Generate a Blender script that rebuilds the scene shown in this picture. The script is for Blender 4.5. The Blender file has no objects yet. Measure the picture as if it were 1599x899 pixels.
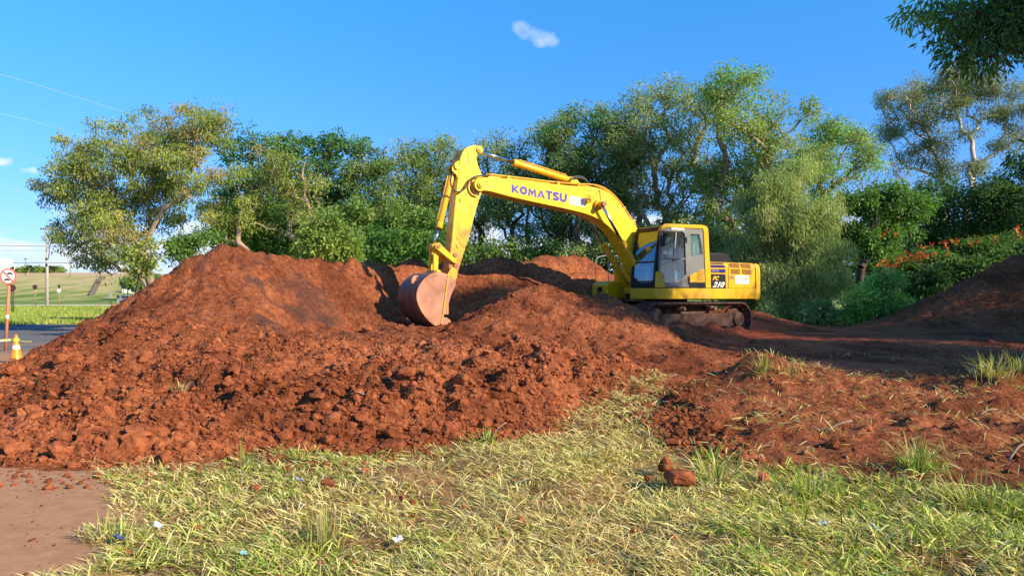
import bpy, bmesh, math, random
import numpy as np
from mathutils import Vector, Matrix

sc = bpy.context.scene
COL = sc.collection
R = math.radians

# ------------------------------------------------------------------ camera
F, CX, HY, CH = 1155.0, 799.5, 463.0, 1.7      # focal length and horizon in photograph pixels, eye height
cam_d = bpy.data.cameras.new("camera")
cam = bpy.data.objects.new("camera", cam_d)
COL.objects.link(cam)
cam.location = (0, 0, CH)
cam.rotation_euler = (R(90), 0, 0)
cam_d.sensor_width = 36.0
cam_d.lens = 36.0 * F / 1599.0
cam_d.shift_y = (HY - 449.5) / 1599.0
cam_d.clip_start = 0.1
cam_d.clip_end = 6000
sc.camera = cam

# ------------------------------------------------------------------ sky and sun
SUN_EL = R(28.0)
SUN_AZ = Vector((0.86, -0.51)).normalized()     # towards the sun, seen from above
EXPOSURE = 0.75
world = bpy.data.worlds.new("World")
sc.world = world
world.use_nodes = True
wn, wl = world.node_tree.nodes, world.node_tree.links
wn.clear()
w_out = wn.new("ShaderNodeOutputWorld")
w_bg = wn.new("ShaderNodeBackground")
w_bg.inputs[1].default_value = 0.10
sky = wn.new("ShaderNodeTexSky")
sky.sky_type = 'NISHITA'
sky.sun_disc = False
sky.sun_elevation = SUN_EL
sky.sun_rotation = math.atan2(SUN_AZ.x, SUN_AZ.y)
sky.altitude = 600
sky.air_density = 1.0
sky.dust_density = 0.3
sky.ozone_density = 3.0


def wnode(t, **kw):
    n = wn.new(t)
    for k, v in kw.items():
        setattr(n, k, v)
    return n


def wmath(op, a, b=None, clamp=False):
    n = wnode("ShaderNodeMath", operation=op, use_clamp=clamp)
    for i, v in enumerate((a, b)):
        if v is None:
            continue
        if isinstance(v, (int, float)):
            n.inputs[i].default_value = v
        else:
            wl.new(v, n.inputs[i])
    return n.outputs[0]


hs = wnode("ShaderNodeHueSaturation")
hs.inputs['Hue'].default_value = 0.492
hs.inputs['Saturation'].default_value = 1.33
hs.inputs['Value'].default_value = 1.47
wl.new(sky.outputs[0], hs.inputs['Color'])
w_tc = wnode("ShaderNodeTexCoord")
w_sep = wnode("ShaderNodeSeparateXYZ")
wl.new(w_tc.outputs['Generated'], w_sep.inputs[0])
dX, dY, dZ = w_sep.outputs
# low cumulus bank along the horizon
cm = wnode("ShaderNodeMapping")
cm.inputs['Scale'].default_value = (1.0, 1.0, 2.6)
wl.new(w_tc.outputs['Generated'], cm.inputs[0])
cn = wnode("ShaderNodeTexNoise")
cn.inputs['Scale'].default_value = 7.0
cn.inputs['Detail'].default_value = 9.0
cn.inputs['Roughness'].default_value = 0.58
wl.new(cm.outputs[0], cn.inputs['Vector'])
band = wmath('SUBTRACT', 1.0, wmath('MULTIPLY', wmath('ABSOLUTE', wmath('SUBTRACT', dZ, 0.058)), 14.0), True)
dens = wmath('MULTIPLY', wmath('SUBTRACT', wmath('ADD', cn.outputs[0], wmath('MULTIPLY', band, 0.27)), 0.625), 9.0, True)
dens = wmath('MULTIPLY', dens, wmath('MULTIPLY', band, 3.0, True))
c_all = dens


def puff(px, py, sx, sz, tilt, amount, seed):
    """a small wisp of cloud in a given direction of the sky"""
    global c_all
    d = Vector(((px - CX) / F, 1.0, (HY - py) / F)).normalized()
    side = Vector((d.y, -d.x, 0)).normalized()
    up = side.cross(d)
    s2 = side * math.cos(tilt) - up * math.sin(tilt)
    u2 = side * math.sin(tilt) + up * math.cos(tilt)
    nz = wnode("ShaderNodeTexNoise")
    nz.inputs['Scale'].default_value = 1.1 / sx
    nz.inputs['Detail'].default_value = 4.0
    ofs = wnode("ShaderNodeVectorMath", operation='ADD')
    wl.new(w_tc.outputs['Generated'], ofs.inputs[0])
    ofs.inputs[1].default_value = (seed, 0, 0)
    wl.new(ofs.outputs[0], nz.inputs['Vector'])
    sub = wnode("ShaderNodeVectorMath", operation='SUBTRACT')
    wl.new(w_tc.outputs['Generated'], sub.inputs[0])
    sub.inputs[1].default_value = d
    parts = []
    for ax, s in ((s2, sx), (u2, sz)):
        dt = wnode("ShaderNodeVectorMath", operation='DOT_PRODUCT')
        wl.new(sub.outputs[0], dt.inputs[0])
        dt.inputs[1].default_value = ax
        q = wmath('DIVIDE', dt.outputs['Value'], s)
        parts.append(wmath('MULTIPLY', q, q))
    r2 = wmath('ADD', parts[0], parts[1])
    v = wmath('SUBTRACT', wmath('ADD', -1.0, wmath('MULTIPLY', nz.outputs[0], 3.6)), r2)
    v = wmath('MULTIPLY', wmath('MULTIPLY', v, 0.85, True), amount)
    c_all = wmath('MAXIMUM', c_all, v)


puff(838, 55, 0.034, 0.013, R(22), 0.58, 3.4)
puff(8, 252, 0.013, 0.0055, 0, 0.85, 7.7)
puff(50, 266, 0.011, 0.0045, 0, 0.6, 1.3)
w_mix = wnode("ShaderNodeMix", data_type='RGBA')
# the haze near the horizon is thin that day: keep the blue down to the ground
el = wmath('MULTIPLY', wmath('MAXIMUM', dZ, 0.0), 2.6, True)
hz_ = wnode("ShaderNodeMix", data_type='RGBA')
wl.new(el, hz_.inputs[0]); hz_.inputs[6].default_value = (0.30, 0.37, 0.74, 1); hz_.inputs[7].default_value = (1.0, 1.0, 1.12, 1)
hm = wnode("ShaderNodeMix", data_type='RGBA', blend_type='MULTIPLY')
hm.inputs[0].default_value = 1.0
wl.new(hs.outputs[0], hm.inputs[6]); wl.new(hz_.outputs[2], hm.inputs[7])
wl.new(c_all, w_mix.inputs[0])
wl.new(hm.outputs[2], w_mix.inputs[6])
w_mix.inputs[7].default_value = (5.6, 6.1, 7.2, 1)
wl.new(w_mix.outputs[2], w_bg.inputs[0])
wl.new(w_bg.outputs[0], w_out.inputs[0])

sun_d = bpy.data.lights.new("sun", 'SUN')
sun_d.energy = 5.0
sun_d.angle = R(0.5)
sun_d.color = (1.0, 0.84, 0.60)
sun = bpy.data.objects.new("sun", sun_d)
COL.objects.link(sun)
to_sun = Vector((SUN_AZ.x * math.cos(SUN_EL), SUN_AZ.y * math.cos(SUN_EL), math.sin(SUN_EL)))
sun.rotation_euler = to_sun.to_track_quat('Z', 'Y').to_euler()
sun.location = (30, -20, 30)

sc.view_settings.view_transform = 'Standard'
sc.view_settings.look = 'None'
sc.view_settings.gamma = 1.0
sc.view_settings.exposure = EXPOSURE
sc.cycles.max_bounces = 6
sc.cycles.transparent_max_bounces = 8
sc.cycles.use_denoising = True

# ------------------------------------------------------------------ helpers
def tag(o, label=None, cat=None, group=None, kind=None):
    if label: o['label'] = label
    if cat: o['category'] = cat
    if group: o['group'] = group
    if kind: o['kind'] = kind
    return o


def at(px, py, Y):
    """world point seen at photograph pixel (px, py) at depth Y"""
    return Vector(((px - CX) / F * Y, Y, CH + (HY - py) / F * Y))


def link(o, parent=None):
    COL.objects.link(o)
    if parent is not None:
        o.parent = parent
    return o


def empty(name, loc, rz=0.0):
    o = bpy.data.objects.new(name, None)
    o.empty_display_size = 0.3
    o.location = loc
    o.rotation_euler = (0, 0, rz)
    return link(o)


def mesh_np(name, verts, faces, mat, parent=None, smooth=False, col=None, mats=None, midx=None):
    """mesh from numpy arrays; faces is an (n, k) array of equal-sided polygons"""
    verts = np.asarray(verts, dtype=np.float32)
    faces = np.asarray(faces, dtype=np.int32)
    me = bpy.data.meshes.new(name)
    n, k = faces.shape
    me.vertices.add(len(verts))
    me.vertices.foreach_set("co", verts.ravel())
    me.loops.add(n * k)
    me.loops.foreach_set("vertex_index", faces.ravel())
    me.polygons.add(n)
    me.polygons.foreach_set("loop_start", np.arange(0, n * k, k, dtype=np.int32))
    me.polygons.foreach_set("loop_total", np.full(n, k, dtype=np.int32))
    me.polygons.foreach_set("use_smooth", np.full(n, bool(smooth)))
    for m in (mats or [mat]):
        me.materials.append(m)
    if midx is not None:
        me.polygons.foreach_set("material_index", np.asarray(midx, dtype=np.int32))
    me.update(calc_edges=True)
    if col is not None:
        a = me.color_attributes.new("tint", 'FLOAT_COLOR', 'POINT')
        c4 = np.ones((len(verts), 4), dtype=np.float32)
        c4[:, :3] = col
        a.data.foreach_set("color", c4.ravel())
    return link(bpy.data.objects.new(name, me), parent)


class MB:
    """collects shapes into one mesh"""
    def __init__(s):
        s.v, s.f, s.sm = [], [], []

    def add(s, vs, fs, smooth=False):
        b = len(s.v)
        s.v += [tuple(v) for v in vs]
        s.f += [tuple(b + i for i in f) for f in fs]
        s.sm += [smooth] * len(fs)
        return s

    def box(s, lo, hi, rot=None, about=None):
        x0, y0, z0 = lo; x1, y1, z1 = hi
        vs = [Vector(p) for p in ((x0,y0,z0),(x1,y0,z0),(x1,y1,z0),(x0,y1,z0),(x0,y0,z1),(x1,y0,z1),(x1,y1,z1),(x0,y1,z1))]
        if rot is not None:
            c = Vector(about) if about is not None else (Vector(lo) + Vector(hi)) / 2
            vs = [rot @ (v - c) + c for v in vs]
        return s.add(vs, [(0,3,2,1),(4,5,6,7),(0,1,5,4),(1,2,6,5),(2,3,7,6),(3,0,4,7)])

    def prism(s, pts, y0, y1):
        """profile of (x, z) points carried from y0 to y1"""
        n = len(pts)
        vs = [(p[0], y0, p[1]) for p in pts] + [(p[0], y1, p[1]) for p in pts]
        fs = [tuple(range(n)), tuple(range(2 * n - 1, n - 1, -1))]
        fs += [(i, i + n, (i + 1) % n + n, (i + 1) % n) for i in range(n)]
        return s.add(vs, fs)

    def rod(s, a, b, r0, r1=None, n=14, caps=True, smooth=True):
        a, b = Vector(a), Vector(b)
        r1 = r0 if r1 is None else r1
        d = (b - a).normalized()
        q = d.to_track_quat('Z', 'Y')
        vs = []
        for c, r in ((a, r0), (b, r1)):
            for i in range(n):
                t = 2 * math.pi * i / n
                vs.append(c + q @ Vector((math.cos(t) * r, math.sin(t) * r, 0)))
        s.add(vs, [(i, (i + 1) % n, n + (i + 1) % n, n + i) for i in range(n)], smooth)
        if caps:
            b0 = len(s.v) - 2 * n
            s.f += [tuple(b0 + i for i in range(n - 1, -1, -1)), tuple(b0 + n + i for i in range(n))]
            s.sm += [False, False]
        return s

    def tube(s, pts, r, n=8):
        pts = [Vector(p) for p in pts]
        rs = r if isinstance(r, (list, tuple)) else [r] * len(pts)
        vs = []
        ref = Vector((0, 0, 1))
        for i, p in enumerate(pts):
            d = (pts[min(i + 1, len(pts) - 1)] - pts[max(i - 1, 0)]).normalized()
            a = d.cross(ref)
            if a.length < 0.05:
                a = d.cross(Vector((1, 0, 0)))
            a.normalize(); b = a.cross(d)
            for k in range(n):
                t = 2 * math.pi * k / n
                vs.append(p + (a * math.cos(t) + b * math.sin(t)) * rs[i])
        fs = [(i*n+k, i*n+(k+1)%n, (i+1)*n+(k+1)%n, (i+1)*n+k) for i in range(len(pts)-1) for k in range(n)]
        s.add(vs, fs, True)
        m = len(pts) * n
        b0 = len(s.v) - m
        s.f += [tuple(b0 + i for i in range(n - 1, -1, -1)), tuple(b0 + m - n + i for i in range(n))]
        s.sm += [False, False]
        return s

    def lathe(s, prof, c=(0, 0, 0), n=24):
        vs = [(c[0] + r * math.cos(2*math.pi*i/n), c[1] + r * math.sin(2*math.pi*i/n), c[2] + z) for r, z in prof for i in range(n)]
        fs = [(j*n+i, j*n+(i+1)%n, (j+1)*n+(i+1)%n, (j+1)*n+i) for j in range(len(prof)-1) for i in range(n)]
        return s.add(vs, fs, True)

    def build(s, name, mat, parent=None, bevel=0.0, seg=2):
        me = bpy.data.meshes.new(name)
        me.from_pydata(s.v, [], s.f)
        me.polygons.foreach_set("use_smooth", s.sm)
        me.materials.append(mat)
        bm = bmesh.new(); bm.from_mesh(me)
        bmesh.ops.recalc_face_normals(bm, faces=bm.faces)
        bm.to_mesh(me); bm.free()
        me.update()
        o = link(bpy.data.objects.new(name, me), parent)
        if bevel > 0:
            m = o.modifiers.new("bevel", 'BEVEL')
            m.width = bevel; m.segments = seg; m.limit_method = 'ANGLE'; m.angle_limit = R(35)
            m.harden_normals = False
        return o


def smooth_path(pts, n=6):
    """Catmull-Rom through the points"""
    P = [Vector(p) for p in pts]
    P = [P[0] * 2 - P[1]] + P + [P[-1] * 2 - P[-2]]
    out = []
    for i in range(1, len(P) - 2):
        for k in range(n):
            t = k / n
            a, b, c, d = P[i-1], P[i], P[i+1], P[i+2]
            out.append(0.5 * ((2*b) + (c-a)*t + (2*a-5*b+4*c-d)*t*t + (3*b-a-3*c+d)*t**3))
    out.append(P[-2])
    return out


# noise on numpy arrays
def _h(ix, iy, seed):
    h = (ix.astype(np.int64) * 374761393 + iy.astype(np.int64) * 668265263 + seed * 982451653) & 0xffffffff
    h = ((h ^ (h >> 13)) * 1274126177) & 0xffffffff
    h = h ^ (h >> 16)
    return (h & 0xffffff) / float(0xffffff)


def vnoise(x, y, seed=0):
    ix, iy = np.floor(x), np.floor(y)
    fx, fy = x - ix, y - iy
    fx = fx * fx * fx * (fx * (fx * 6 - 15) + 10); fy = fy * fy * fy * (fy * (fy * 6 - 15) + 10)
    a, b = _h(ix, iy, seed), _h(ix + 1, iy, seed)
    c, d = _h(ix, iy + 1, seed), _h(ix + 1, iy + 1, seed)
    return (a + (b - a) * fx) * (1 - fy) + (c + (d - c) * fx) * fy


def fbm(x, y, freq, octv=4, seed=0, gain=0.5, ridged=False):
    s, a, t = 0, 1.0, 0
    for o in range(octv):
        ang = 0.6 * o + 0.3
        xr = (x * math.cos(ang) - y * math.sin(ang)) * freq + 13.7 * o
        yr = (x * math.sin(ang) + y * math.cos(ang)) * freq - 7.1 * o
        n = vnoise(xr, yr, seed + o * 17) * 2 - 1
        if ridged:
            n = 1 - 2 * np.abs(n)
        s = s + n * a
        t += a; a *= gain; freq *= 2.03
    return s / t


def worley(x, y, freq, seed=0):
    """distance to the nearest of scattered points, 0..~1"""
    x = x * freq; y = y * freq
    ix, iy = np.floor(x), np.floor(y)
    best = np.full(np.shape(x), 9.0)
    for ox in (-1, 0, 1):
        for oy in (-1, 0, 1):
            cx, cy = ix + ox, iy + oy
            px = cx + _h(cx, cy, seed); py = cy + _h(cx, cy, seed + 5)
            best = np.minimum(best, (x - px) ** 2 + (y - py) ** 2)
    return np.sqrt(best)


def ss(t):
    t = np.clip(t, 0, 1)
    return t * t * (3 - 2 * t)


# ------------------------------------------------------------------ materials
def new_mat(name):
    m = bpy.data.materials.new(name)
    m.use_nodes = True
    nt = m.node_tree
    b = nt.nodes['Principled BSDF']
    return m, nt.nodes, nt.links, b


def ramp(nodes, stops):
    r = nodes.new("ShaderNodeValToRGB")
    e = r.color_ramp.elements
    while len(e) < len(stops):
        e.new(0.5)
    for i, (p, c) in enumerate(stops):
        e[i].position = p
        e[i].color = (*c, 1) if len(c) == 3 else c
    return r


def nz(nodes, links, scale, detail=4, rough=0.5, src=None, dist=0.0):
    n = nodes.new("ShaderNodeTexNoise")
    n.inputs['Scale'].default_value = scale
    n.inputs['Detail'].default_value = detail
    n.inputs['Roughness'].default_value = rough
    n.inputs['Distortion'].default_value = dist
    if src is not None:
        links.new(src, n.inputs['Vector'])
    return n


def simple(name, c, rough=0.6, metal=0.0, var=0.0, scale=4.0, bump=0.0, spec=0.5):
    m, n, l, b = new_mat(name)
    b.inputs['Roughness'].default_value = rough
    b.inputs['Metallic'].default_value = metal
    b.inputs['Specular IOR Level'].default_value = spec
    tc = n.new("ShaderNodeTexCoord")
    if var > 0:
        t = nz(n, l, scale, 5, 0.6, tc.outputs['Object'])
        r = ramp(n, [(0.3, tuple(x * (1 - var) for x in c)), (0.7, tuple(min(1, x * (1 + var)) for x in c))])
        l.new(t.outputs[0], r.inputs[0]); l.new(r.outputs[0], b.inputs['Base Color'])
    else:
        b.inputs['Base Color'].default_value = (*c, 1)
    if bump > 0:
        t = nz(n, l, scale * 4, 6, 0.6, tc.outputs['Object'])
        bp = n.new("ShaderNodeBump"); bp.inputs['Strength'].default_value = bump; bp.inputs['Distance'].default_value = 0.02
        l.new(t.outputs[0], bp.inputs['Height']); l.new(bp.outputs[0], b.inputs['Normal'])
    return m


def mixc(n, l, fac, a, b_, mode='MIX'):
    m = n.new("ShaderNodeMix"); m.data_type = 'RGBA'; m.blend_type = mode
    for i, v in ((0, fac), (6, a), (7, b_)):
        if isinstance(v, (int, float)):
            m.inputs[i].default_value = v
        elif isinstance(v, tuple):
            m.inputs[i].default_value = (*v, 1)
        else:
            l.new(v, m.inputs[i])
    return m.outputs[2]


def soil_mat(name, light, mid, dark, bumpd=0.03, clodtex=True, charcoal=True):
    m, n, l, b = new_mat(name)
    g = n.new("ShaderNodeNewGeometry")
    pos = g.outputs['Position']
    big = nz(n, l, 0.55, 5, 0.6, pos, 0.6)
    fine = nz(n, l, 9.0, 8, 0.68, pos)
    r1 = ramp(n, [(0.30, dark), (0.48, mid), (0.68, light)])
    l.new(fine.outputs[0], r1.inputs[0])
    r2 = ramp(n, [(0.36, (0.52, 0.47, 0.47)), (0.5, (0.9, 0.88, 0.88)), (0.64, (1.2, 1.25, 1.3))])
    l.new(big.outputs[0], r2.inputs[0])
    c = mixc(n, l, 1.0, r1.outputs[0], r2.outputs[0], 'MULTIPLY')
    if charcoal:   # burnt black soil streaks in the upper mound
        ch = nz(n, l, 0.9, 6, 0.7, pos, 1.2)
        rr = ramp(n, [(0.56, (0, 0, 0)), (0.70, (0.8, 0.8, 0.8))])
        dd = n.new("ShaderNodeVectorMath"); dd.operation = 'DISTANCE'; l.new(pos, dd.inputs[0]); dd.inputs[1].default_value = (-4.7, 15.4, 1.7)
        dm_ = n.new("ShaderNodeMapRange"); dm_.inputs[1].default_value = 3.2; dm_.inputs[2].default_value = 0.3; dm_.inputs[3].default_value = -0.03; dm_.inputs[4].default_value = 0.16
        l.new(dd.outputs['Value'], dm_.inputs[0])
        ca = n.new("ShaderNodeMath"); ca.operation = 'ADD'; l.new(ch.outputs[0], ca.inputs[0]); l.new(dm_.outputs[0], ca.inputs[1])
        l.new(ca.outputs[0], rr.inputs[0])
        c = mixc(n, l, rr.outputs[0], c, (0.075, 0.042, 0.036))
    l.new(c, b.inputs['Base Color'])
    b.inputs['Roughness'].default_value = 0.95
    b.inputs['Specular IOR Level'].default_value = 0.12
    vo = n.new("ShaderNodeTexVoronoi"); vo.inputs['Scale'].default_value = 16.0
    dv = n.new("ShaderNodeVectorMath"); dv.operation = 'ADD'
    l.new(pos, dv.inputs[0])
    sc_ = n.new("ShaderNodeVectorMath"); sc_.operation = 'SCALE'; sc_.inputs['Scale'].default_value = 0.12
    l.new(fine.outputs['Color'], sc_.inputs[0]); l.new(sc_.outputs[0], dv.inputs[1])
    l.new(dv.outputs[0], vo.inputs['Vector'])
    inv = n.new("ShaderNodeMath"); inv.operation = 'SUBTRACT'; inv.inputs[0].default_value = 0.8
    l.new(vo.outputs['Distance'], inv.inputs[1])
    f2 = nz(n, l, 38, 6, 0.7, pos)
    ad = n.new("ShaderNodeMath"); ad.operation = 'MULTIPLY_ADD'; ad.inputs[1].default_value = 0.8 if clodtex else 0.25
    l.new(inv.outputs[0], ad.inputs[0]); l.new(f2.outputs[0], ad.inputs[2])
    bp = n.new("ShaderNodeBump"); bp.inputs['Strength'].default_value = 0.85; bp.inputs['Distance'].default_value = bumpd
    l.new(ad.outputs[0], bp.inputs['Height']); l.new(bp.outputs[0], b.inputs['Normal'])
    return m


M = {}
M['soil'] = soil_mat("red_soil", (0.44, 0.162, 0.068), (0.285, 0.086, 0.034), (0.095, 0.030, 0.016), 0.05)
M['clod'] = soil_mat("red_clod", (0.43, 0.152, 0.061), (0.305, 0.091, 0.035), (0.13, 0.040, 0.019), 0.02, False, False)
M['floor'] = soil_mat("trampled_soil", (0.52, 0.140, 0.056), (0.40, 0.100, 0.040), (0.22, 0.052, 0.024), 0.02, False, False)


def tint_mat(name, rough=0.5, trans=0.35, gain=1.0, spec=0.4):
    """leaf and grass surface: its colour comes with each leaf"""
    m, n, l, b = new_mat(name)
    a = n.new("ShaderNodeAttribute"); a.attribute_name = "tint"
    c = a.outputs['Color']
    b.inputs['Roughness'].default_value = rough
    b.inputs['Specular IOR Level'].default_value = spec
    l.new(c, b.inputs['Base Color'])
    tr = n.new("ShaderNodeBsdfTranslucent")
    tcol = mixc(n, l, 1.0, c, (1.25, 1.3, 0.6), 'MULTIPLY')
    l.new(tcol, tr.inputs['Color'])
    mx = n.new("ShaderNodeMixShader"); mx.inputs[0].default_value = trans
    out = n['Material Output'] if 'Material Output' in n else n.new("ShaderNodeOutputMaterial")
    l.new(b.outputs[0], mx.inputs[1]); l.new(tr.outputs[0], mx.inputs[2]); l.new(mx.outputs[0], out.inputs[0])
    return m


M['leaf'] = tint_mat("foliage", 0.6, 0.38, spec=0.25)
M['grass'] = tint_mat("grass_blades", 0.6, 0.30, spec=0.25)
M['bark'] = simple("grey_bark", (0.16, 0.125, 0.095), 0.9, var=0.35, scale=3, bump=0.4, spec=0.2)
M['dark_bark'] = simple("dark_bark", (0.085, 0.065, 0.05), 0.9, var=0.35, scale=3, bump=0.4, spec=0.2)
M['pale_bark'] = simple("pale_bark", (0.52, 0.45, 0.36), 0.8, var=0.2, scale=2, bump=0.2, spec=0.2)
M['tan_bark'] = simple("tan_bark", (0.30, 0.23, 0.16), 0.85, var=0.3, scale=2, bump=0.2, spec=0.2)
M['dark_metal'] = simple("dark_metal", (0.035, 0.032, 0.032), 0.5, var=0.3)
M['concrete'] = simple("concrete", (0.42, 0.39, 0.33), 0.85, var=0.15, scale=2)
M['white'] = simple("white_paint", (0.78, 0.77, 0.74), 0.5)
M['blackp'] = simple("black_paint", (0.014, 0.014, 0.018), 0.5, spec=0.2)
M['rust_post'] = simple("rust_orange_post", (0.50, 0.19, 0.085), 0.7, var=0.15)
M['cable'] = simple("cable_grey", (0.10, 0.10, 0.11), 0.6)
M['pale_cable'] = simple("aluminium_cable", (0.30, 0.45, 0.65), 0.8)

# ------------------------------------------------------------------ terrain
def base_z(x, y):
    """the lie of the land without the dumped soil"""
    x = np.asarray(x, dtype=float); y = np.asarray(y, dtype=float)
    pad = 0.55 * ss((y - 16) / 7) * ss((x + 2) / 5) * (1 - ss((y - 60) / 40))
    rise = 0.45 * ss((y - 60) / 50)
    crest = 10.2 - 1.6 * ss((x + 160) / 90)
    hill = crest * ss((y - 152) / 130) ** 0.85
    near = ss((x + 2.4) / 1.2) * (1 - ss((y - 7.5) / 3.0)) * (np.abs(x) < 14)
    und = 0.085 * fbm(x, y, 1.25, 2, 90) * near
    return pad + rise + hill + und


SP = []   # control points of the soil surface (x, y, z)
def sp(px, *rows):
    for py, Y in rows:
        p = at(px, py, Y); SP.append((p.x, p.y, p.z))


def toe(px, py):
    Y = CH * F / (py - HY)
    x = (px - CX) / F * Y
    SP.append((x, Y, 0.0)); SP.append((x * 0.9, Y - 0.9, -0.35))


for a in ((0,742),(100,742),(200,738),(300,728),(400,712),(500,714),(600,712),(680,700),(760,690)): toe(*a)
for a in ((1060,715),(1150,735),(1250,752),(1400,768),(1599,798)): toe(*a)
sp(0, (700,7.8),(650,9.5),(610,11.3),(590,12.3))
sp(100, (680,8.0),(620,9.5),(570,11.5),(530,13.0))
sp(200, (680,7.9),(620,9.2),(570,11.0),(520,12.8),(480,14.0),(470,14.6))
sp(300, (680,8.0),(620,9.2),(560,11.0),(500,13.0),(440,14.6),(407,15.2))
sp(345, (382,15.6))
sp(400, (680,8.3),(640,8.9),(590,10.2),(542,12.0),(512,13.5),(480,14.5),(430,15.5),(394,16.1))
sp(500, (680,8.3),(640,8.9),(600,9.7),(575,11.0),(550,12.6),(529,14.2),(516,15.8),(480,16.6),(440,17.3),(405,18.0))
sp(450, (560,11.8),(533,13.5),(513,15.0),(470,15.8),(430,16.5),(403,17.0))
sp(545, (531,14.4),(515,16.4),(480,17.5),(440,18.3),(403,18.9))
sp(600, (680,8.4),(640,8.9),(600,9.6),(580,10.7),(555,12.4),(530,14.4),(513,16.2),(500,17.6),(450,19.0),(403,19.8))
sp(650, (520,15.6),(514,16.6),(512,18.4),(470,19.7),(406,20.6))
sp(700, (650,8.9),(600,9.6),(580,10.7),(555,12.4),(530,14.4),(516,16.2),(514,17.5),(511,19.0),(470,20.3),(406,21.4))
sp(760, (640,9.1),(600,9.7),(580,10.8),(555,12.6),(522,14.8),(492,16.2),(480,16.8),(510,19.0),(470,20.7),(405,22.0))
sp(800, (640,9.4),(600,9.9),(580,11.0),(555,12.8),(525,14.8),(485,16.0),(459,16.9),(470,21.0),(404,22.3))
sp(860, (630,10.0),(600,10.6),(580,11.3),(555,12.9),(524,15.0),(480,16.2),(448,17.1),(455,21.7),(406,23.0))
sp(910, (605,10.9),(580,11.6),(455,22.2),(410,23.6))
sp(940, (600,11.3),(575,12.0),(550,13.4),(522,15.2),(490,16.3),(456,17.3),(450,22.9),(414,24.0))
sp(1000, (600,12.2),(570,13.2),(540,14.8),(505,16.6),(482,17.5),(450,24.8),(424,25.6))
sp(1050, (600,12.4),(565,14.0),(535,16.2),(514,17.5),(505,18.2))
sp(1100, (592,12.8),(565,14.4),(541,17.0),(527,18.8))
sp(900, (640,10.4),(620,10.8)); sp(980, (640,10.0),(690,8.7))
for p in ((3.4,18.9,1.28),(4.4,19.45,1.15),(5.4,20.05,1.03),(6.4,20.7,0.93),(7.3,21.4,0.76),(3.5,18.3,1.05),(4.8,18.9,.72),(6.2,19.7,.62)): SP.append(p)
for p in ((-9.6,14.6,0.0),(-11,13,-0.4),(-11,17,-0.4),(-8.5,17.5,0.3),(-7,19.5,0.2),(-9.5,20,-0.4),(-5,21.5,0.5),(-4,24,0.0),(-7,25,-.4),
          (-1,25.5,0.6),(-0.3,18.6,1.1),(0.6,19.0,0.95),(1.2,19.6,0.95),(2.1,19.3,0.9),(-1.3,19.2,0.9),(-2,18.6,0.92),
          (3.4,19.2,0.66),(3.4,21,0.6),(2.2,21.2,0.7),(5,20.3,0.58),(5,22,0.58),(7,22,0.58),(6.5,20.5,0.56),(8.5,22.5,0.58),(4.5,24,0.6),(6.5,24,0.6),(8.5,24,0.6),
          (7.2,26.3,1.2),(8.0,26.3,1.42),(9.2,26.2,1.05),(10.4,26.2,0.72),(11.5,26,0.58),(8,28,0.5),(11,28.5,0.52),(5,27,1.0),(3.5,26,1.4),(5,29.5,0.45),(1.2,27.5,1.0),(1,30,0.4),
          (1.25,26.0,3.05),(2.6,26.1,2.3),(0,26.3,1.6),(14,28.5,0.52),(18,29,0.5),(-3,29,-.3),(-10,28,-.4)):
    SP.append(p)
sp(1200, (560,14.5),(530,18.0)); sp(1400, (560,15.0),(530,19.0)); sp(1560, (560,16.0),(530,19.0))
sp(1300, (575,13.2),(545,16.5),(520,23.0))
sp(1150, (692,7.95)); sp(1250, (704,7.6)); sp(1400, (716,7.3)); sp(1599, (746,6.6))
sp(1100, (645,9.5)); sp(1250, (648,9.2)); sp(1400, (650,9.1)); sp(1599, (665,8.3))
sp(1150, (617,11.0)); sp(1300, (616,10.9)); sp(1450, (612,11.0)); sp(1599, (616,10.6))
for p in ((11.5,24,0.66),(12.7,24.4,0.85),(13.6,24.3,1.45),(14.9,24.5,2.05),(16.9,25,3.0),(18.5,25,3.5),(21,25,2.6),(24,25,1.0),
          (14.5,22,0.75),(16,21.5,1.0),(16.3,23,1.9),(19,22,1.5),(20,20,0.8),(16,18,0.55),(20,27.5,1.2),(16,27.5,1.4),(20,17,0.5),(25,20,0.5),(16,13,0.42),(20,12,0.4),
          (12,13,0.4),(10,9,0.3),(12,7.5,0.1),(12,6,-0.3),(14,10,0.3),(20,8,-0.2),(25,14,0.3),(27,26,0.4),(25,30,0.45)):
    SP.append(p)
for p in ((3.2,7.25,.07),(4.2,6.95,.07),(5.0,6.6,.07),(4.4,6.35,.03),(5.6,6.9,.10)): SP.append(p)
SPA = np.array(SP)
_d = np.linalg.norm(SPA[:, None, :2] - SPA[None, :, :2], axis=2)
_A = np.block([[_d + np.eye(len(SPA)) * -0.02, np.ones((len(SPA), 1))], [np.ones((1, len(SPA))), np.zeros((1, 1))]])
_W = np.linalg.solve(_A, np.append(SPA[:, 2], 0))


def soil_smooth(x, y):
    sh = np.shape(x)
    x = np.ravel(x); y = np.ravel(y)
    out = np.zeros(len(x))
    for i in range(0, len(x), 20000):
        d = np.hypot(x[i:i+20000, None] - SPA[None, :, 0], y[i:i+20000, None] - SPA[None, :, 1])
        out[i:i+20000] = d @ _W[:-1] + _W[-1]
    return out.reshape(sh)


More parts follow.
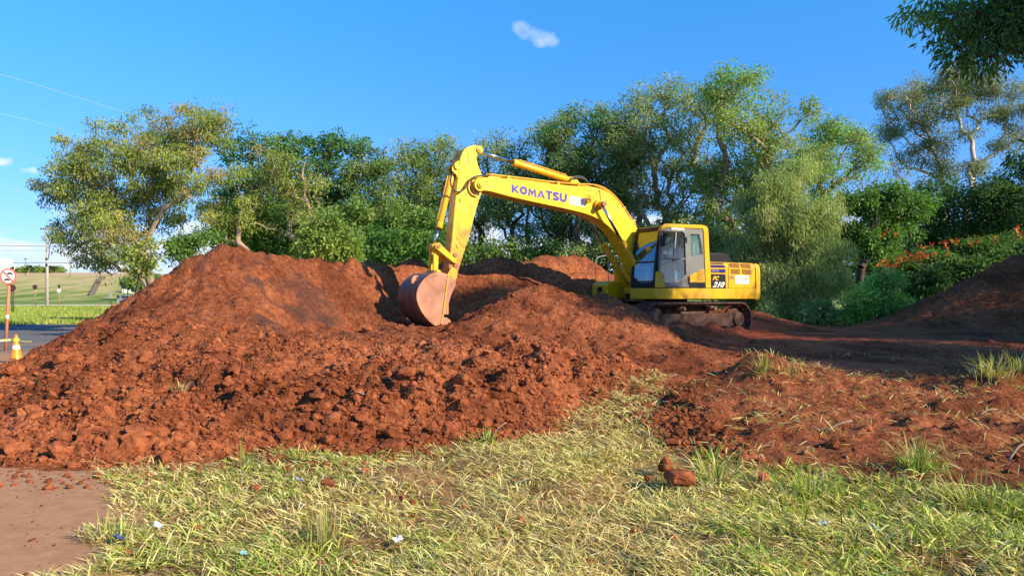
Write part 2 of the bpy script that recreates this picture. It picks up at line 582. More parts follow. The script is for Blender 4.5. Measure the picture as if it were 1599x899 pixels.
def soil_z(x, y):
    x = np.asarray(x, dtype=float); y = np.asarray(y, dtype=float)
    z = soil_smooth(x, y)
    h = np.clip(z - base_z(x, y), -1, 4)
    rough = ss((h + 0.05) / 0.5)
    floor_m = ss((x - 2.5) / 3) * ss((y - 11.5) / 2) * (1 - ss((h - 0.35) / 0.6))     # driven-over floor is flatter
    floor_m = np.maximum(floor_m, ss((x - 1) / 1.5) * ss((y - 19) / 1.5) * (1 - ss((h - 0.35) / 0.6)))
    k = rough * (1 - 0.75 * floor_m)
    d = 0.13 * fbm(x, y, 0.9, 4, 3) + 0.10 * fbm(x, y, 2.4, 4, 11, 0.6, True) + 0.035 * fbm(x, y, 9.0, 2, 19, 0.6)
    # lumps: rounded clods pushing out of the slope
    lw = 0.11 * np.clip(0.62 - worley(x, y, 2.4, 2), 0, 1) + 0.07 * np.clip(0.6 - worley(x, y, 5.0, 9), 0, 1) + 0.035 * np.clip(0.6 - worley(x, y, 10.0, 4), 0, 1)
    # rounded lumps with sharp creases between them
    bil = 0
    for i_, (f_, a_) in enumerate(((1.7, .15), (3.6, .095), (7.5, .05), (15.0, .02))):
        bil = bil + a_ * (np.abs(vnoise(x * f_ + 3.1 * i_, y * f_ * 1.15 - 1.7 * i_, 140 + i_) * 2 - 1) - 0.35)
    fore = 0.45 + 0.75 * (1 - ss((y - 13.5) / 2.5)) * (1 - ss((x - 2.5) / 1.5))
    lw = lw + bil * fore
    nearface = 1 - ss((y - 9.5) / 4.5) * 0.55
    # runnels down the steep dug face behind the bucket
    face = ss((y - 17.5) / 1.5) * (1 - ss((y - 24) / 1)) * (1 - ss((x - 3.5) / 1)) * ss((x + 7) / 2)
    run = 0.10 * fbm(x * 1.0, y * 0.12, 2.6, 3, 31) * face
    # heaps with turf on them
    heap = 0.50 * np.exp(-(((x - 4.15) / 0.5) ** 2 + ((y - 12.5) / 0.6) ** 2)) + 0.22 * np.exp(-(((x - 4.85) / 0.6) ** 2 + ((y - 12.0) / 0.5) ** 2))
    heap += 0.26 * np.exp(-(((x - 7.45) / 0.7) ** 2 + ((y - 11.3) / 0.6) ** 2)) + 0.04 * np.exp(-(((x - 5.9) / 0.9) ** 2 + ((y - 11.6) / 0.4) ** 2))
    heap -= 0.30 * np.exp(-(((x - 5.6) / 1.1) ** 2 + ((y - 9.6) / 0.35) ** 2))
    # ledge cut along the front of the mound
    led = 0.13 * (ss((y - 10.6 + 0.25 * np.sin(x * 1.3)) / 0.5) - ss((y - 11.6) / 2.2)) * ss((x + 5) / 2) * (1 - ss((x - 3) / 1.5))
    ridge = ss((x - 1.8) / 1.0) * (1 - ss((y - 12.8) / 1.0))
    out = z + k * (1 - 0.1 * ridge) * d + rough * (1 - .8 * floor_m) * (lw - 0.035) * nearface * 1.5 + run + heap + led * rough * 0.6 - 0.03
    inside = (x > 3.5) & (y > 12.5) & (y < 28.6) & (x < 22)
    return np.where(inside, np.maximum(out, base_z(x, y) + 0.02 + 0.03 * fbm(x, y, 1.5, 2, 77)), out)


def grade(a, b, s0, s1):
    out = [a]; 
    while out[-1] < b:
        t = (out[-1] - a) / (b - a)
        out.append(out[-1] + s0 + (s1 - s0) * t)
    return np.array(out)


def grid_faces(nx, ny):
    i = np.arange(nx - 1)[None, :] + np.arange(ny - 1)[:, None] * nx
    return np.stack([i, i + 1, i + 1 + nx, i + nx], -1).reshape(-1, 4)


# ground: one sheet out to the horizon
gx = np.concatenate([-np.geomspace(3500, 60, 34), np.arange(-58, -16, 1.5), np.arange(-16, -3, 0.3), np.arange(-3, 9, 0.15), np.arange(9, 22, 0.3), np.arange(22, 60, 2), np.geomspace(60, 3500, 34)])
gy = np.concatenate([-np.geomspace(800, 12, 14), np.arange(-10, 3, 1.0), np.arange(3, 11, 0.15), np.arange(11, 30, 0.3), np.arange(30, 150, 1.5), np.arange(150, 300, 4), np.geomspace(300, 4500, 30)])
GX, GY = np.meshgrid(gx, gy)
GZ = base_z(GX, GY)
GZ = GZ + 0.02 * fbm(GX, GY, 1.2, 2, 5) * (GY < 30) * 0.5
GZ = np.where((GX > 4.2) & (GX < 21.4) & (GY > 13.2) & (GY < 28.0), GZ - 0.15, GZ)
m, n, l, b = new_mat("ground_turf_and_dry_grass")
g = n.new("ShaderNodeNewGeometry"); pos = g.outputs['Position']
sep = n.new("ShaderNodeSeparateXYZ"); l.new(pos, sep.inputs[0])
near1 = nz(n, l, 3.0, 8, 0.7, pos)
r_near = ramp(n, [(0.35, (0.14, 0.06, 0.030)), (0.5, (0.27, 0.15, 0.065)), (0.7, (0.38, 0.27, 0.12))])
l.new(near1.outputs[0], r_near.inputs[0])
stz = n.new("ShaderNodeMapping"); stz.inputs['Scale'].default_value = (0.35, 0.09, 1.0); l.new(pos, stz.inputs[0])
far1 = nz(n, l, 0.6, 8, 0.65, stz.outputs[0])
r_far = ramp(n, [(0.34, (0.10, 0.17, 0.03)), (0.44, (0.18, 0.25, 0.05)), (0.54, (0.32, 0.31, 0.10)), (0.68, (0.46, 0.37, 0.17))])
zr = n.new("ShaderNodeMapRange"); zr.inputs[1].default_value = 0.8; zr.inputs[2].default_value = 6.5; zr.inputs[3].default_value = -0.07; zr.inputs[4].default_value = 0.17
l.new(sep.outputs[2], zr.inputs[0])
addz = n.new("ShaderNodeMath"); addz.operation = 'ADD'; l.new(far1.outputs[0], addz.inputs[0]); l.new(zr.outputs[0], addz.inputs[1])
l.new(addz.outputs[0], r_far.inputs[0])
fm = n.new("ShaderNodeMapRange"); fm.inputs[1].default_value = 22; fm.inputs[2].default_value = 32; l.new(sep.outputs[1], fm.inputs[0])
c1 = mixc(n, l, fm.outputs[0], r_near.outputs[0], r_far.outputs[0])
tz = n.new("ShaderNodeMapRange"); tz.inputs[1].default_value = 8.4; tz.inputs[2].default_value = 9.3; l.new(sep.outputs[2], tz.inputs[0])
c2 = mixc(n, l, tz.outputs[0], c1, (0.52, 0.36, 0.20))
l.new(c2, b.inputs['Base Color']); b.inputs['Roughness'].default_value = 0.95; b.inputs['Specular IOR Level'].default_value = 0.1
bp = n.new("ShaderNodeBump"); bp.inputs['Strength'].default_value = 0.8; bp.inputs['Distance'].default_value = 0.05
l.new(near1.outputs[0], bp.inputs['Height']); l.new(bp.outputs[0], b.inputs['Normal'])
M['ground'] = m
ground = mesh_np("ground", np.stack([GX, GY, GZ], -1).reshape(-1, 3), grid_faces(len(gx), len(gy)), m, smooth=True)
tag(ground, kind='structure')

# soil: heaps as things of their own, the driven-over floor as setting
sx = grade(-11.6, 24, 0.052, 0.075)
sy = grade(6.0, 30.0, 0.036, 0.115)
SX, SY = np.meshgrid(sx, sy)
SZ = soil_z(SX, SY)
sf = grid_faces(len(sx), len(sy))
sv = np.stack([SX, SY, SZ], -1).reshape(-1, 3)
keep = (SZ - base_z(SX, SY)).ravel()[sf].max(axis=1) > -0.06
cxy = sv[sf].mean(axis=1)
fx, fy = cxy[:, 0], cxy[:, 1]
lab = np.zeros(len(sf), dtype=int)                                            # 0 floor
lab[(fx < 3.3 - 0.0 * fy) & (fy < 18.4)] = 1                                  # long mound
lab[(fx < -1.6) & (fy < 24)] = 1
lab[(fx > -4.2) & (fx < 4.3) & (fy > 19.0 + np.clip(-fx - 1.5, 0, 3) * 0.0) & (fy < 25.0)] = 2   # dug bank
lab[((fx - 2.1) / 2.9) ** 2 + ((fy - 16.9) / 2.1) ** 2 < 1] = 3               # hump in front of tracks
lab[(fx > 11.3) & (fy > 19.6)] = 4
lab[(fx > 1.9) & (fy < 12.9) & (fx > 1.9 + (fy - 11) * 0.6)] = 5
lab[(lab == 0) & (fx < 5.6) & (fy < 16.6)] = 5
lab[(fx > -1.2) & (fx < 4.4) & (fy >= 25.0)] = 6
lab[(fx >= 4.4) & (fx < 11.3) & (fy > 25.0)] = 7
names = {0: ("bare_soil_floor", None), 1: ("soil_mound", "large red earth mound with a pointed top, cloddy slope filling the left and centre"),
         2: ("soil_bank", "steep shaded bank of dug red earth standing behind the excavator bucket"),
         3: ("soil_pile", "rounded red earth pile in front of the excavator tracks, half in shade"),
         4: ("soil_pile", "tall dark shaded earth pile at the right edge below the flowering tree"),
         5: ("soil_ridge", "low ridge of red earth mixed with dry straw behind the green grass"),
         6: ("soil_pile", "small bright orange earth peak rising behind the shaded bank under the boom"),
         7: ("soil_pile", "low sunlit red earth heap behind the excavator's counterweight and tracks")}
for k_, (nm, lb) in names.items():
    sel = sf[keep & (lab == k_)]
    used, invi = np.unique(sel, return_inverse=True)
    o = mesh_np(nm, sv[used], invi.reshape(-1, 4), M['floor'] if k_ == 0 else M['soil'], smooth=True)
    if k_ == 0: tag(o, kind='structure')
    else: tag(o, lb, "earth mound")


def top_z(x, y):
    return np.maximum(base_z(x, y), soil_z(x, y))


# roads and paths
def sheet(name, rows, mat, dz, nx=24):
    """surface from pairs of (left point, right point), laid on the land"""
    vs = []
    for (ax, ay), (bx, by) in rows:
        for i in range(nx + 1):
            t = i / nx
            vs.append((ax + (bx - ax) * t, ay + (by - ay) * t))
    v = np.array(vs)
    z = base_z(v[:, 0], v[:, 1]) + dz
    o = mesh_np(name, np.column_stack([v, z]), grid_faces(nx + 1, len(rows)), mat, smooth=True)
    return tag(o, kind='structure')


def subdiv_rows(rows, k=5):
    out = []
    for (a, b), (c, d) in zip(rows[:-1], rows[1:]):
        for i in range(k):
            t = i / k
            out.append(((a[0]+(c[0]-a[0])*t, a[1]+(c[1]-a[1])*t), (b[0]+(d[0]-b[0])*t, b[1]+(d[1]-b[1])*t)))
    out.append(rows[-1])
    return out


m, n, l, b = new_mat("dusty_asphalt")
g = n.new("ShaderNodeNewGeometry"); pos = g.outputs['Position']
sep = n.new("ShaderNodeSeparateXYZ"); l.new(pos, sep.inputs[0])
f1 = nz(n, l, 90, 4, 0.6, pos); f2 = nz(n, l, 0.35, 6, 0.6, pos, 0.5)
ra = ramp(n, [(0.3, (0.115, 0.105, 0.105)), (0.7, (0.18, 0.165, 0.16))]); l.new(f1.outputs[0], ra.inputs[0])
# soil spilled and carried over the asphalt round the mound
dm = n.new("ShaderNodeMapRange"); dm.inputs[1].default_value = 30; dm.inputs[2].default_value = 17; dm.inputs[3].default_value = -0.35; dm.inputs[4].default_value = 0.55
l.new(sep.outputs[1], dm.inputs[0])
ad = n.new("ShaderNodeMath"); ad.operation = 'ADD'; l.new(f2.outputs[0], ad.inputs[0]); l.new(dm.outputs[0], ad.inputs[1])
rd = ramp(n, [(0.40, (0, 0, 0)), (0.75, (0.9, 0.9, 0.9))]); l.new(ad.outputs[0], rd.inputs[0])
f3 = nz(n, l, 6, 8, 0.7, pos)
rs_ = ramp(n, [(0.3, (0.34, 0.165, 0.080)), (0.7, (0.49, 0.265, 0.13))]); l.new(f3.outputs[0], rs_.inputs[0])
l.new(mixc(n, l, rd.outputs[0], ra.outputs[0], rs_.outputs[0]), b.inputs['Base Color'])
b.inputs['Roughness'].default_value = 0.9; b.inputs['Specular IOR Level'].default_value = 0.15
bp = n.new("ShaderNodeBump"); bp.inputs['Strength'].default_value = 0.5; bp.inputs['Distance'].default_value = 0.008
l.new(f1.outputs[0], bp.inputs['Height']); l.new(bp.outputs[0], b.inputs['Normal'])
M['asphalt'] = m
road_rows = [((-14, -6), (-1.6, -6)), ((-14, 3), (-2.0, 3.4)), ((-15, 4.6), (-2.35, 4.6)), ((-17, 7), (-3.3, 7)), ((-22, 12), (-7.2, 12)),
             ((-32, 18), (-9.8, 17)), ((-44, 30), (-13, 27)), ((-60, 40.5), (-18, 38)), ((-29.5, 44), (-20, 46)), ((-34, 56), (-23, 56)), ((-37.5, 63), (-27, 66)),
             ((-43, 66), (-29.5, 72)), ((-46, 72), (-31, 80))]
sheet("road", subdiv_rows(road_rows), M['asphalt'], 0.012)
m2 = simple("pale_concrete_kerb_strip", (0.55, 0.46, 0.33), 0.9, var=0.12, scale=1)
sheet("path", subdiv_rows([((-110, 100), (-110, 114)), ((-60, 101), (-60, 114)), ((-46, 101), (-47, 115))], 8), m2, 0.04)

# ------------------------------------------------------------------ excavator
EC = Vector((4.556, 21.90, 0.60))
EYAW = R(212.0)
exd = Vector((math.cos(EYAW), math.sin(EYAW))); exn = Vector((-math.sin(EYAW), math.cos(EYAW)))


def yellow_mat(name, base, mud=(0.36, 0.14, 0.055), amount=0.5, zlo=None, zhi=None):
    m, n, l, b = new_mat(name)
    tc = n.new("ShaderNodeTexCoord"); o = tc.outputs['Object']
    t = nz(n, l, 1.5, 12, 0.74, o, 0.8)
    src = t.outputs[0]
    if zlo is not None:      # caked mud low down on the arm
        s = n.new("ShaderNodeSeparateXYZ"); l.new(o, s.inputs[0])
        mr = n.new("ShaderNodeMapRange"); mr.inputs[1].default_value = zhi; mr.inputs[2].default_value = zlo
        mr.inputs[3].default_value = 0.0; mr.inputs[4].default_value = 0.42
        l.new(s.outputs[2], mr.inputs[0])
        ad = n.new("ShaderNodeMath"); ad.operation = 'ADD'; l.new(t.outputs[0], ad.inputs[0]); l.new(mr.outputs[0], ad.inputs[1]); src = ad.outputs[0]
    r = ramp(n, [(0.60 - 0.14 * amount, (0, 0, 0)), (0.76, (amount, amount, amount))])
    l.new(src, r.inputs[0])
    sc2 = nz(n, l, 14, 6, 0.7, o)
    r2 = ramp(n, [(0.60, (0, 0, 0)), (0.67, (0.7 * amount,) * 3)])
    l.new(sc2.outputs[0], r2.inputs[0])
    t3 = nz(n, l, 0.8, 3, 0.5, o)
    r3 = ramp(n, [(0.3, tuple(x * 0.9 for x in base)), (0.7, base)]); l.new(t3.outputs[0], r3.inputs[0])
    c = mixc(n, l, r.outputs[0], r3.outputs[0], mud)
    c = mixc(n, l, r2.outputs[0], c, (0.20, 0.075, 0.03))
    l.new(c, b.inputs['Base Color'])
    rr = n.new("ShaderNodeMapRange"); rr.inputs[3].default_value = 0.38; rr.inputs[4].default_value = 0.85
    l.new(r.outputs[0], rr.inputs[0]); l.new(rr.outputs[0], b.inputs['Roughness'])
    b.inputs['Specular IOR Level'].default_value = 0.4
    return m


YB = (0.86, 0.52, 0.006)
M['y_boom'] = yellow_mat("yellow_boom_paint", (0.90, 0.58, 0.010), amount=0.8)
M['y_arm'] = yellow_mat("yellow_arm_paint_muddy", (0.90, 0.58, 0.010), amount=0.9, zlo=1.3, zhi=3.4)
M['y_body_shaded'] = yellow_mat("yellow_body_paint_shaded", (0.72, 0.41, 0.006), amount=0.9)  # base lowered below the boom yellow to paint in the body's partial shade
M['y_dirty'] = yellow_mat("yellow_dirty_paint", (0.78, 0.42, 0.02), amount=0.95)
M['y_cyl'] = yellow_mat("yellow_cylinder_paint", (0.86, 0.46, 0.008), amount=0.8)
M['chrome'] = simple("chrome_rod", (0.62, 0.62, 0.63), 0.18, metal=1.0)
M['grey_cab'] = simple("grey_cab_paint", (0.17, 0.168, 0.165), 0.45, var=0.12, scale=3)
M['bucket_in'] = simple("earth_polished_steel", (0.42, 0.18, 0.10), 0.6, var=0.35, scale=3, bump=0.15)
M['bucket_shaded'] = simple("shaded_bucket_steel", (0.17, 0.085, 0.06), 0.55, var=0.4, scale=3, bump=0.15)  # darker copy of the bucket steel, shade of the unlit back painted in
M['track'] = simple("muddy_track_steel", (0.11, 0.050, 0.030), 0.75, var=0.45, scale=4, bump=0.3)
M['rubber'] = simple("black_hose", (0.04, 0.035, 0.035), 0.6)
M['pin'] = simple("rusty_pin", (0.30, 0.13, 0.06), 0.6, var=0.3)
M['louvre'] = simple("brown_grille", (0.12, 0.038, 0.018), 0.7)
M['decal_black'] = simple("black_decal", (0.016, 0.018, 0.022), 0.6, spec=0.15)
M['decal_blue'] = simple("blue_decal", (0.02, 0.022, 0.13), 0.5, spec=0.2)
M['text_blue'] = simple("blue_lettering", (0.085, 0.07, 0.36), 0.5, spec=0.2)
M['text_yellow'] = simple("yellow_lettering", (0.72, 0.45, 0.02), 0.5)
M['text_grey'] = simple("grey_lettering", (0.30, 0.31, 0.36), 0.6)
M['seat_cover'] = simple("pale_cloth", (0.45, 0.68, 0.62), 0.8, var=0.15)
M['orange_cloth'] = simple("orange_cloth", (0.70, 0.12, 0.04), 0.8)
M['curtain'] = simple("pale_green_curtain", (0.45, 0.58, 0.42), 0.8, var=0.15)
m, n, l, b = new_mat("cab_glass")
tr = n.new("ShaderNodeBsdfTransparent"); tr.inputs[0].default_value = (0.64, 0.73, 0.76, 1)
gl = n.new("ShaderNodeBsdfGlossy"); gl.inputs['Roughness'].default_value = 0.04; gl.inputs['Color'].default_value = (0.85, 0.93, 1, 1)
lw_ = n.new("ShaderNodeLayerWeight"); lw_.inputs[0].default_value = 0.5
pw = n.new("ShaderNodeMath"); pw.operation = 'POWER'; pw.inputs[1].default_value = 3.0; l.new(lw_.outputs['Facing'], pw.inputs[0])
fr = n.new("ShaderNodeMath"); fr.operation = 'MULTIPLY_ADD'; fr.inputs[1].default_value = 0.8; fr.inputs[2].default_value = 0.09; l.new(pw.outputs[0], fr.inputs[0])
df = n.new("ShaderNodeBsdfDiffuse"); df.inputs[0].default_value = (0.40, 0.36, 0.33, 1)
mx = n.new("ShaderNodeMixShader"); l.new(fr.outputs[0], mx.inputs[0]); l.new(tr.outputs[0], mx.inputs[1]); l.new(gl.outputs[0], mx.inputs[2])
tc = n.new("ShaderNodeTexCoord"); dn = nz(n, l, 2.2, 6, 0.6, tc.outputs['Object'])
rdn = ramp(n, [(0.45, (0.01,) * 3), (0.85, (0.12,) * 3)]); l.new(dn.outputs[0], rdn.inputs[0])
mx2 = n.new("ShaderNodeMixShader"); l.new(rdn.outputs[0], mx2.inputs[0]); l.new(mx.outputs[0], mx2.inputs[1]); l.new(df.outputs[0], mx2.inputs[2])
l.new(mx2.outputs[0], n['Material Output'].inputs[0])
M['glass'] = m

EX = empty("excavator", EC, EYAW)
tag(EX, "yellow tracked excavator with grey cab reaching its bucket down into the red earth", "excavator")


def P(px, py, v):
    """(forward, height) on the machine's plane at sideways offset v for a photograph pixel"""
    k = (px - CX) / F
    a = EC.x + v * exn.x; bb = EC.y + v * exn.y
    u = (k * bb - a) / (exd.x - k * exd.y)
    Y = bb + u * exd.y
    return (u, CH + (HY - py) / F * Y - EC.z)


def PP(pts, v):
    return [P(x, y, v) for x, y in pts]


def P3(px, py, v):
    u, z = P(px, py, v)
    return Vector((u, v, z))


def plate(name, outer, holes, y0, y1, mat, parent, bevel=0.0):
    """flat panel with openings, lying in the machine's side plane between y0 and y1"""
    cu = bpy.data.curves.new(name, 'CURVE')
    cu.dimensions = '2D'; cu.fill_mode = 'BOTH'; cu.extrude = abs(y1 - y0) / 2
    for poly in [outer] + list(holes):
        s_ = cu.splines.new('POLY'); s_.points.add(len(poly) - 1)
        for i, (u, z) in enumerate(poly):
            s_.points[i].co = (-u, z, 0, 1)
        s_.use_cyclic_u = True
    tmp = bpy.data.objects.new("tmp", cu)
    COL.objects.link(tmp)
    dg = bpy.context.evaluated_depsgraph_get()
    me = bpy.data.meshes.new_from_object(tmp.evaluated_get(dg))
    bpy.data.objects.remove(tmp); bpy.data.curves.remove(cu)
    me.transform(Matrix(((-1, 0, 0, 0), (0, 0, 1, (y0 + y1) / 2), (0, 1, 0, 0), (0, 0, 0, 1))))
    me.materials.clear(); me.materials.append(mat)
    me.name = name
    bm = bmesh.new(); bm.from_mesh(me); bmesh.ops.remove_doubles(bm, verts=bm.verts, dist=1e-5)
    bmesh.ops.recalc_face_normals(bm, faces=bm.faces); bm.to_mesh(me); bm.free()
    o = link(bpy.data.objects.new(name, me), parent)
    if bevel:
        mo = o.modifiers.new("bevel", 'BEVEL'); mo.width = bevel; mo.segments = 2; mo.limit_method = 'ANGLE'; mo.angle_limit = R(35)
    return o


def text_local(name, s, quad, v, mat, parent, bold=0.03, shear=0.0, ext=0.003):
    """lettering fitted into four photograph corners (tl, tr, br, bl) on the side plane at v"""
    cu = bpy.data.curves.new(name, 'FONT'); cu.body = s; cu.offset = bold; cu.shear = shear; cu.extrude = 0.0
    cu.fill_mode = 'FRONT'
    tmp = bpy.data.objects.new("tmp", cu); COL.objects.link(tmp)
    dg = bpy.context.evaluated_depsgraph_get()
    me = bpy.data.meshes.new_from_object(tmp.evaluated_get(dg))
    bpy.data.objects.remove(tmp); bpy.data.curves.remove(cu)
    co = np.array([q.co[:] for q in me.vertices])
    mn, mxx = co.min(0), co.max(0)
    S = (co[:, 0] - mn[0]) / (mxx[0] - mn[0]); T = (co[:, 1] - mn[1]) / (mxx[1] - mn[1])
    q = [np.array(P(x, y, v)) for x, y in quad]
    for i, ve in enumerate(me.vertices):
        a = q[3] * (1 - S[i]) + q[2] * S[i]; c = q[0] * (1 - S[i]) + q[1] * S[i]
        p_ = a * (1 - T[i]) + c * T[i]
        ve.co = (p_[0], v, p_[1])
    me.materials.clear(); me.materials.append(mat)
    return link(bpy.data.objects.new(name, me), parent)


def quad_plate(name, quad, v, mat, parent, th=0.006):
    return MB().prism(PP(quad, v), v - th, v).build(name, mat, parent)


# --- undercarriage
def stadium(L, H, n=12, base=0.0, slope=0.12):
    """outline of a track: round ends, idler end and sprocket end"""
    r = H / 2; pts = []
    for i in range(n + 1):
        t = -math.pi / 2 + math.pi * i / n
        pts.append((L / 2 - r + r * math.cos(t), base + r + r * math.sin(t)))
    for i in range(n + 1):
        t = math.pi / 2 + math.pi * i / n
        pts.append((-L / 2 + r + r * math.cos(t), base + r + r * math.sin(t)))
    return pts


def path_points(pts, step):
    P_ = [Vector((a, b_)) for a, b_ in pts] + [Vector(pts[0])]
    seg = [(P_[i + 1] - P_[i]).length for i in range(len(P_) - 1)]
    tot = sum(seg); N_ = int(tot / step); out = []
    for k in range(N_):
        d = tot * k / N_; i = 0
        while d > seg[i]: d -= seg[i]; i += 1
        t = (P_[i + 1] - P_[i]).normalized()
        out.append((P_[i] + t * d, t))
    return out


for side in (1, -1):
    yc = 1.1 * side
    belt = MB()
    outer = stadium(4.15, 0.90, 12)
    inner = [(a * 0.975, 0.45 + (z - 0.45) * 0.86) for a, z in outer]
    nb = len(outer)
    vs = [(a, yc + w, z) for w in (-0.12, 0.12) for (a, z) in outer] + [(a, yc + w, z) for w in (-0.12, 0.12) for (a, z) in inner]
    fs = []
    for i in range(nb):
        j = (i + 1) % nb
        fs += [(i, j, nb + j, nb + i), (2*nb + i, 3*nb + i, 3*nb + j, 2*nb + j), (i, 2*nb + i, 2*nb + j, j), (nb + i, nb + j, 3*nb + j, 3*nb + i)]
    belt.add(vs, fs)
    for c, t in path_points(stadium(4.19, 0.94, 12, -0.02), 0.19):
        nn = Vector((t.y, -t.x))
        def q(a, b_, y): p_ = c + t * a + nn * b_; return (p_.x, yc + y, p_.y)
        for (a0, a1, b0, b1) in ((-0.088, 0.088, -0.02, 0.012), (-0.075, -0.055, 0.012, 0.04), (-0.008, 0.012, 0.012, 0.036), (0.055, 0.075, 0.012, 0.036)):
            vs = [q(a0,b0,-.3), q(a1,b0,-.3), q(a1,b0,.3), q(a0,b0,.3), q(a0,b1,-.3), q(a1,b1,-.3), q(a1,b1,.3), q(a0,b1,.3)]
            belt.add(vs, [(0,3,2,1),(4,5,6,7),(0,1,5,4),(1,2,6,5),(2,3,7,6),(3,0,4,7)])
    tk = belt.build("track", M['track'], EX)
    fr_ = MB()
    fr_.prism([(-1.45, 0.24), (1.45, 0.24), (1.55, 0.40), (1.35, 0.62), (-1.3, 0.62), (-1.6, 0.45)], yc - 0.17, yc + 0.19)
    fr_.box((-0.5, yc - 0.05, 0.60), (0.5, yc + 0.02, 0.68))
    fr_.build("track_frame", M['track'], EX, 0.02)
    for k in range(7):
        u = -1.25 + k * 0.41
        MB().rod((u, yc - 0.22, 0.16), (u, yc + 0.22, 0.16), 0.10, n=18).rod((u, yc + 0.22, 0.16), (u, yc + 0.25, 0.16), 0.05).build("roller", M['track'], tk)
    for u in (-0.6, 0.6):
        MB().rod((u, yc - 0.16, 0.76), (u, yc + 0.2, 0.76), 0.065, n=16).rod((u, yc + 0.2, 0.76), (u, yc + 0.28, 0.76), 0.05).build("carrier_roller", M['pin'], tk)
    MB().rod((1.62, yc - 0.14, 0.45), (1.62, yc + 0.14, 0.45), 0.36, n=28).rod((1.62, yc + 0.14, 0.45), (1.62, yc + 0.2, 0.45), 0.12).build("idler", M['track'], tk)
    sp_ = MB().rod((-1.62, yc - 0.08, 0.45), (-1.62, yc + 0.08, 0.45), 0.31, n=24).rod((-1.62, yc - 0.2, 0.45), (-1.62, yc + 0.26, 0.45), 0.2, n=20)
    for k in range(21):
        t = 2 * math.pi * k / 21
        c_ = Vector((-1.62 + 0.33 * math.cos(t), yc, 0.45 + 0.33 * math.sin(t)))
        sp_.box((c_.x - 0.03, yc - 0.035, c_.z - 0.035), (c_.x + 0.03, yc + 0.035, c_.z + 0.035), Matrix.Rotation(-t, 3, 'Y'))
    sp_.build("sprocket", M['track'], tk)
cb = MB().prism([(-0.75, 0.5), (0.75, 0.5), (0.9, 0.75), (0.55, 0.92), (-0.55, 0.92), (-0.9, 0.75)], -0.93, 0.93)
cb.rod((0, 0, 0.9), (0, 0, 1.06), 0.62, n=36)
cb.build("car_body", M['track'], EX, 0.02)

# --- upper structure
tail = [(-2.31 - 0.42 * math.cos(t) * 1.0, 1.33 * math.sin(t)) for t in []]
deck = MB()
deck.box((-2.25, -1.33, 1.03), (1.0, 1.33, 1.33))
deck.build("deck", M['dark_metal'], EX, 0.02)
sk = MB().prism([(-2.31, 1.035), (1.64, 1.035), (1.70, 1.12), (1.70, 1.33), (-2.31, 1.335)], 1.34, 1.37)
sk.box((1.60, 0.36, 1.035), (1.705, 1.338, 1.33)).box((0.2, 0.36, 1.04), (1.6, 1.338, 1.10))
sk.build("side_skirt", M['y_body_shaded'], EX, 0.012)
MB().box((-2.31, -1.37, 1.035), (0.9, -1.342, 1.335)).build("side_skirt", M['y_body_shaded'], EX, 0.01)
# front corner box with steps on the far side
ft = MB().prism([(0.9, 1.05), (1.72, 1.05), (1.72, 1.42), (1.66, 1.52), (1.50, 1.56), (0.9, 1.56)], -1.34, -0.62)
ft.build("tool_box", M['y_body_shaded'], EX, 0.03)
MB().prism([(1.722, 1.24), (1.735, 1.24), (1.735, 1.38), (1.722, 1.38)], -1.05, -0.85).build("step_hole", M['decal_black'], EX)
MB().box((-1.1, -1.33, 1.34), (0.88, -0.5, 2.0)).build("fuel_tank", M['y_body_shaded'], EX, 0.04)
# rails in front of tank
rl = MB()
for vv in (-1.3, -0.7):
    rl.tube(smooth_path([(1.60, vv, 1.55), (1.60, vv, 2.15), (1.35, vv, 2.32), (0.7, vv, 2.32), (0.62, vv, 2.0)], 5), 0.013)
rl.build("handrail", M['text_grey'], EX)

# engine housing
hz = 2.10
eng = MB()
prof = []
for t in range(0, 7):
    a = R(90 * t / 6)
    prof.append((1.345 - 0.16 + 0.16 * math.sin(R(90) - a), hz - 0.16 + 0.16 * math.sin(a)))
sect = [(1.345, 1.345)] + prof + [(-1.18, hz), (-1.30, hz - 0.1), (-1.345, 1.345)]
vs = [(-0.19, y, z) for y, z in sect] + [(-2.31, y, z) for y, z in sect]
ns = len(sect)
eng.add(vs, [tuple(range(ns)), tuple(range(2*ns-1, ns-1, -1))] + [(i, (i+1) % ns, ns + (i+1) % ns, ns + i) for i in range(ns)])
body = eng.build("engine_housing", M['y_body_shaded'], EX, 0.008)
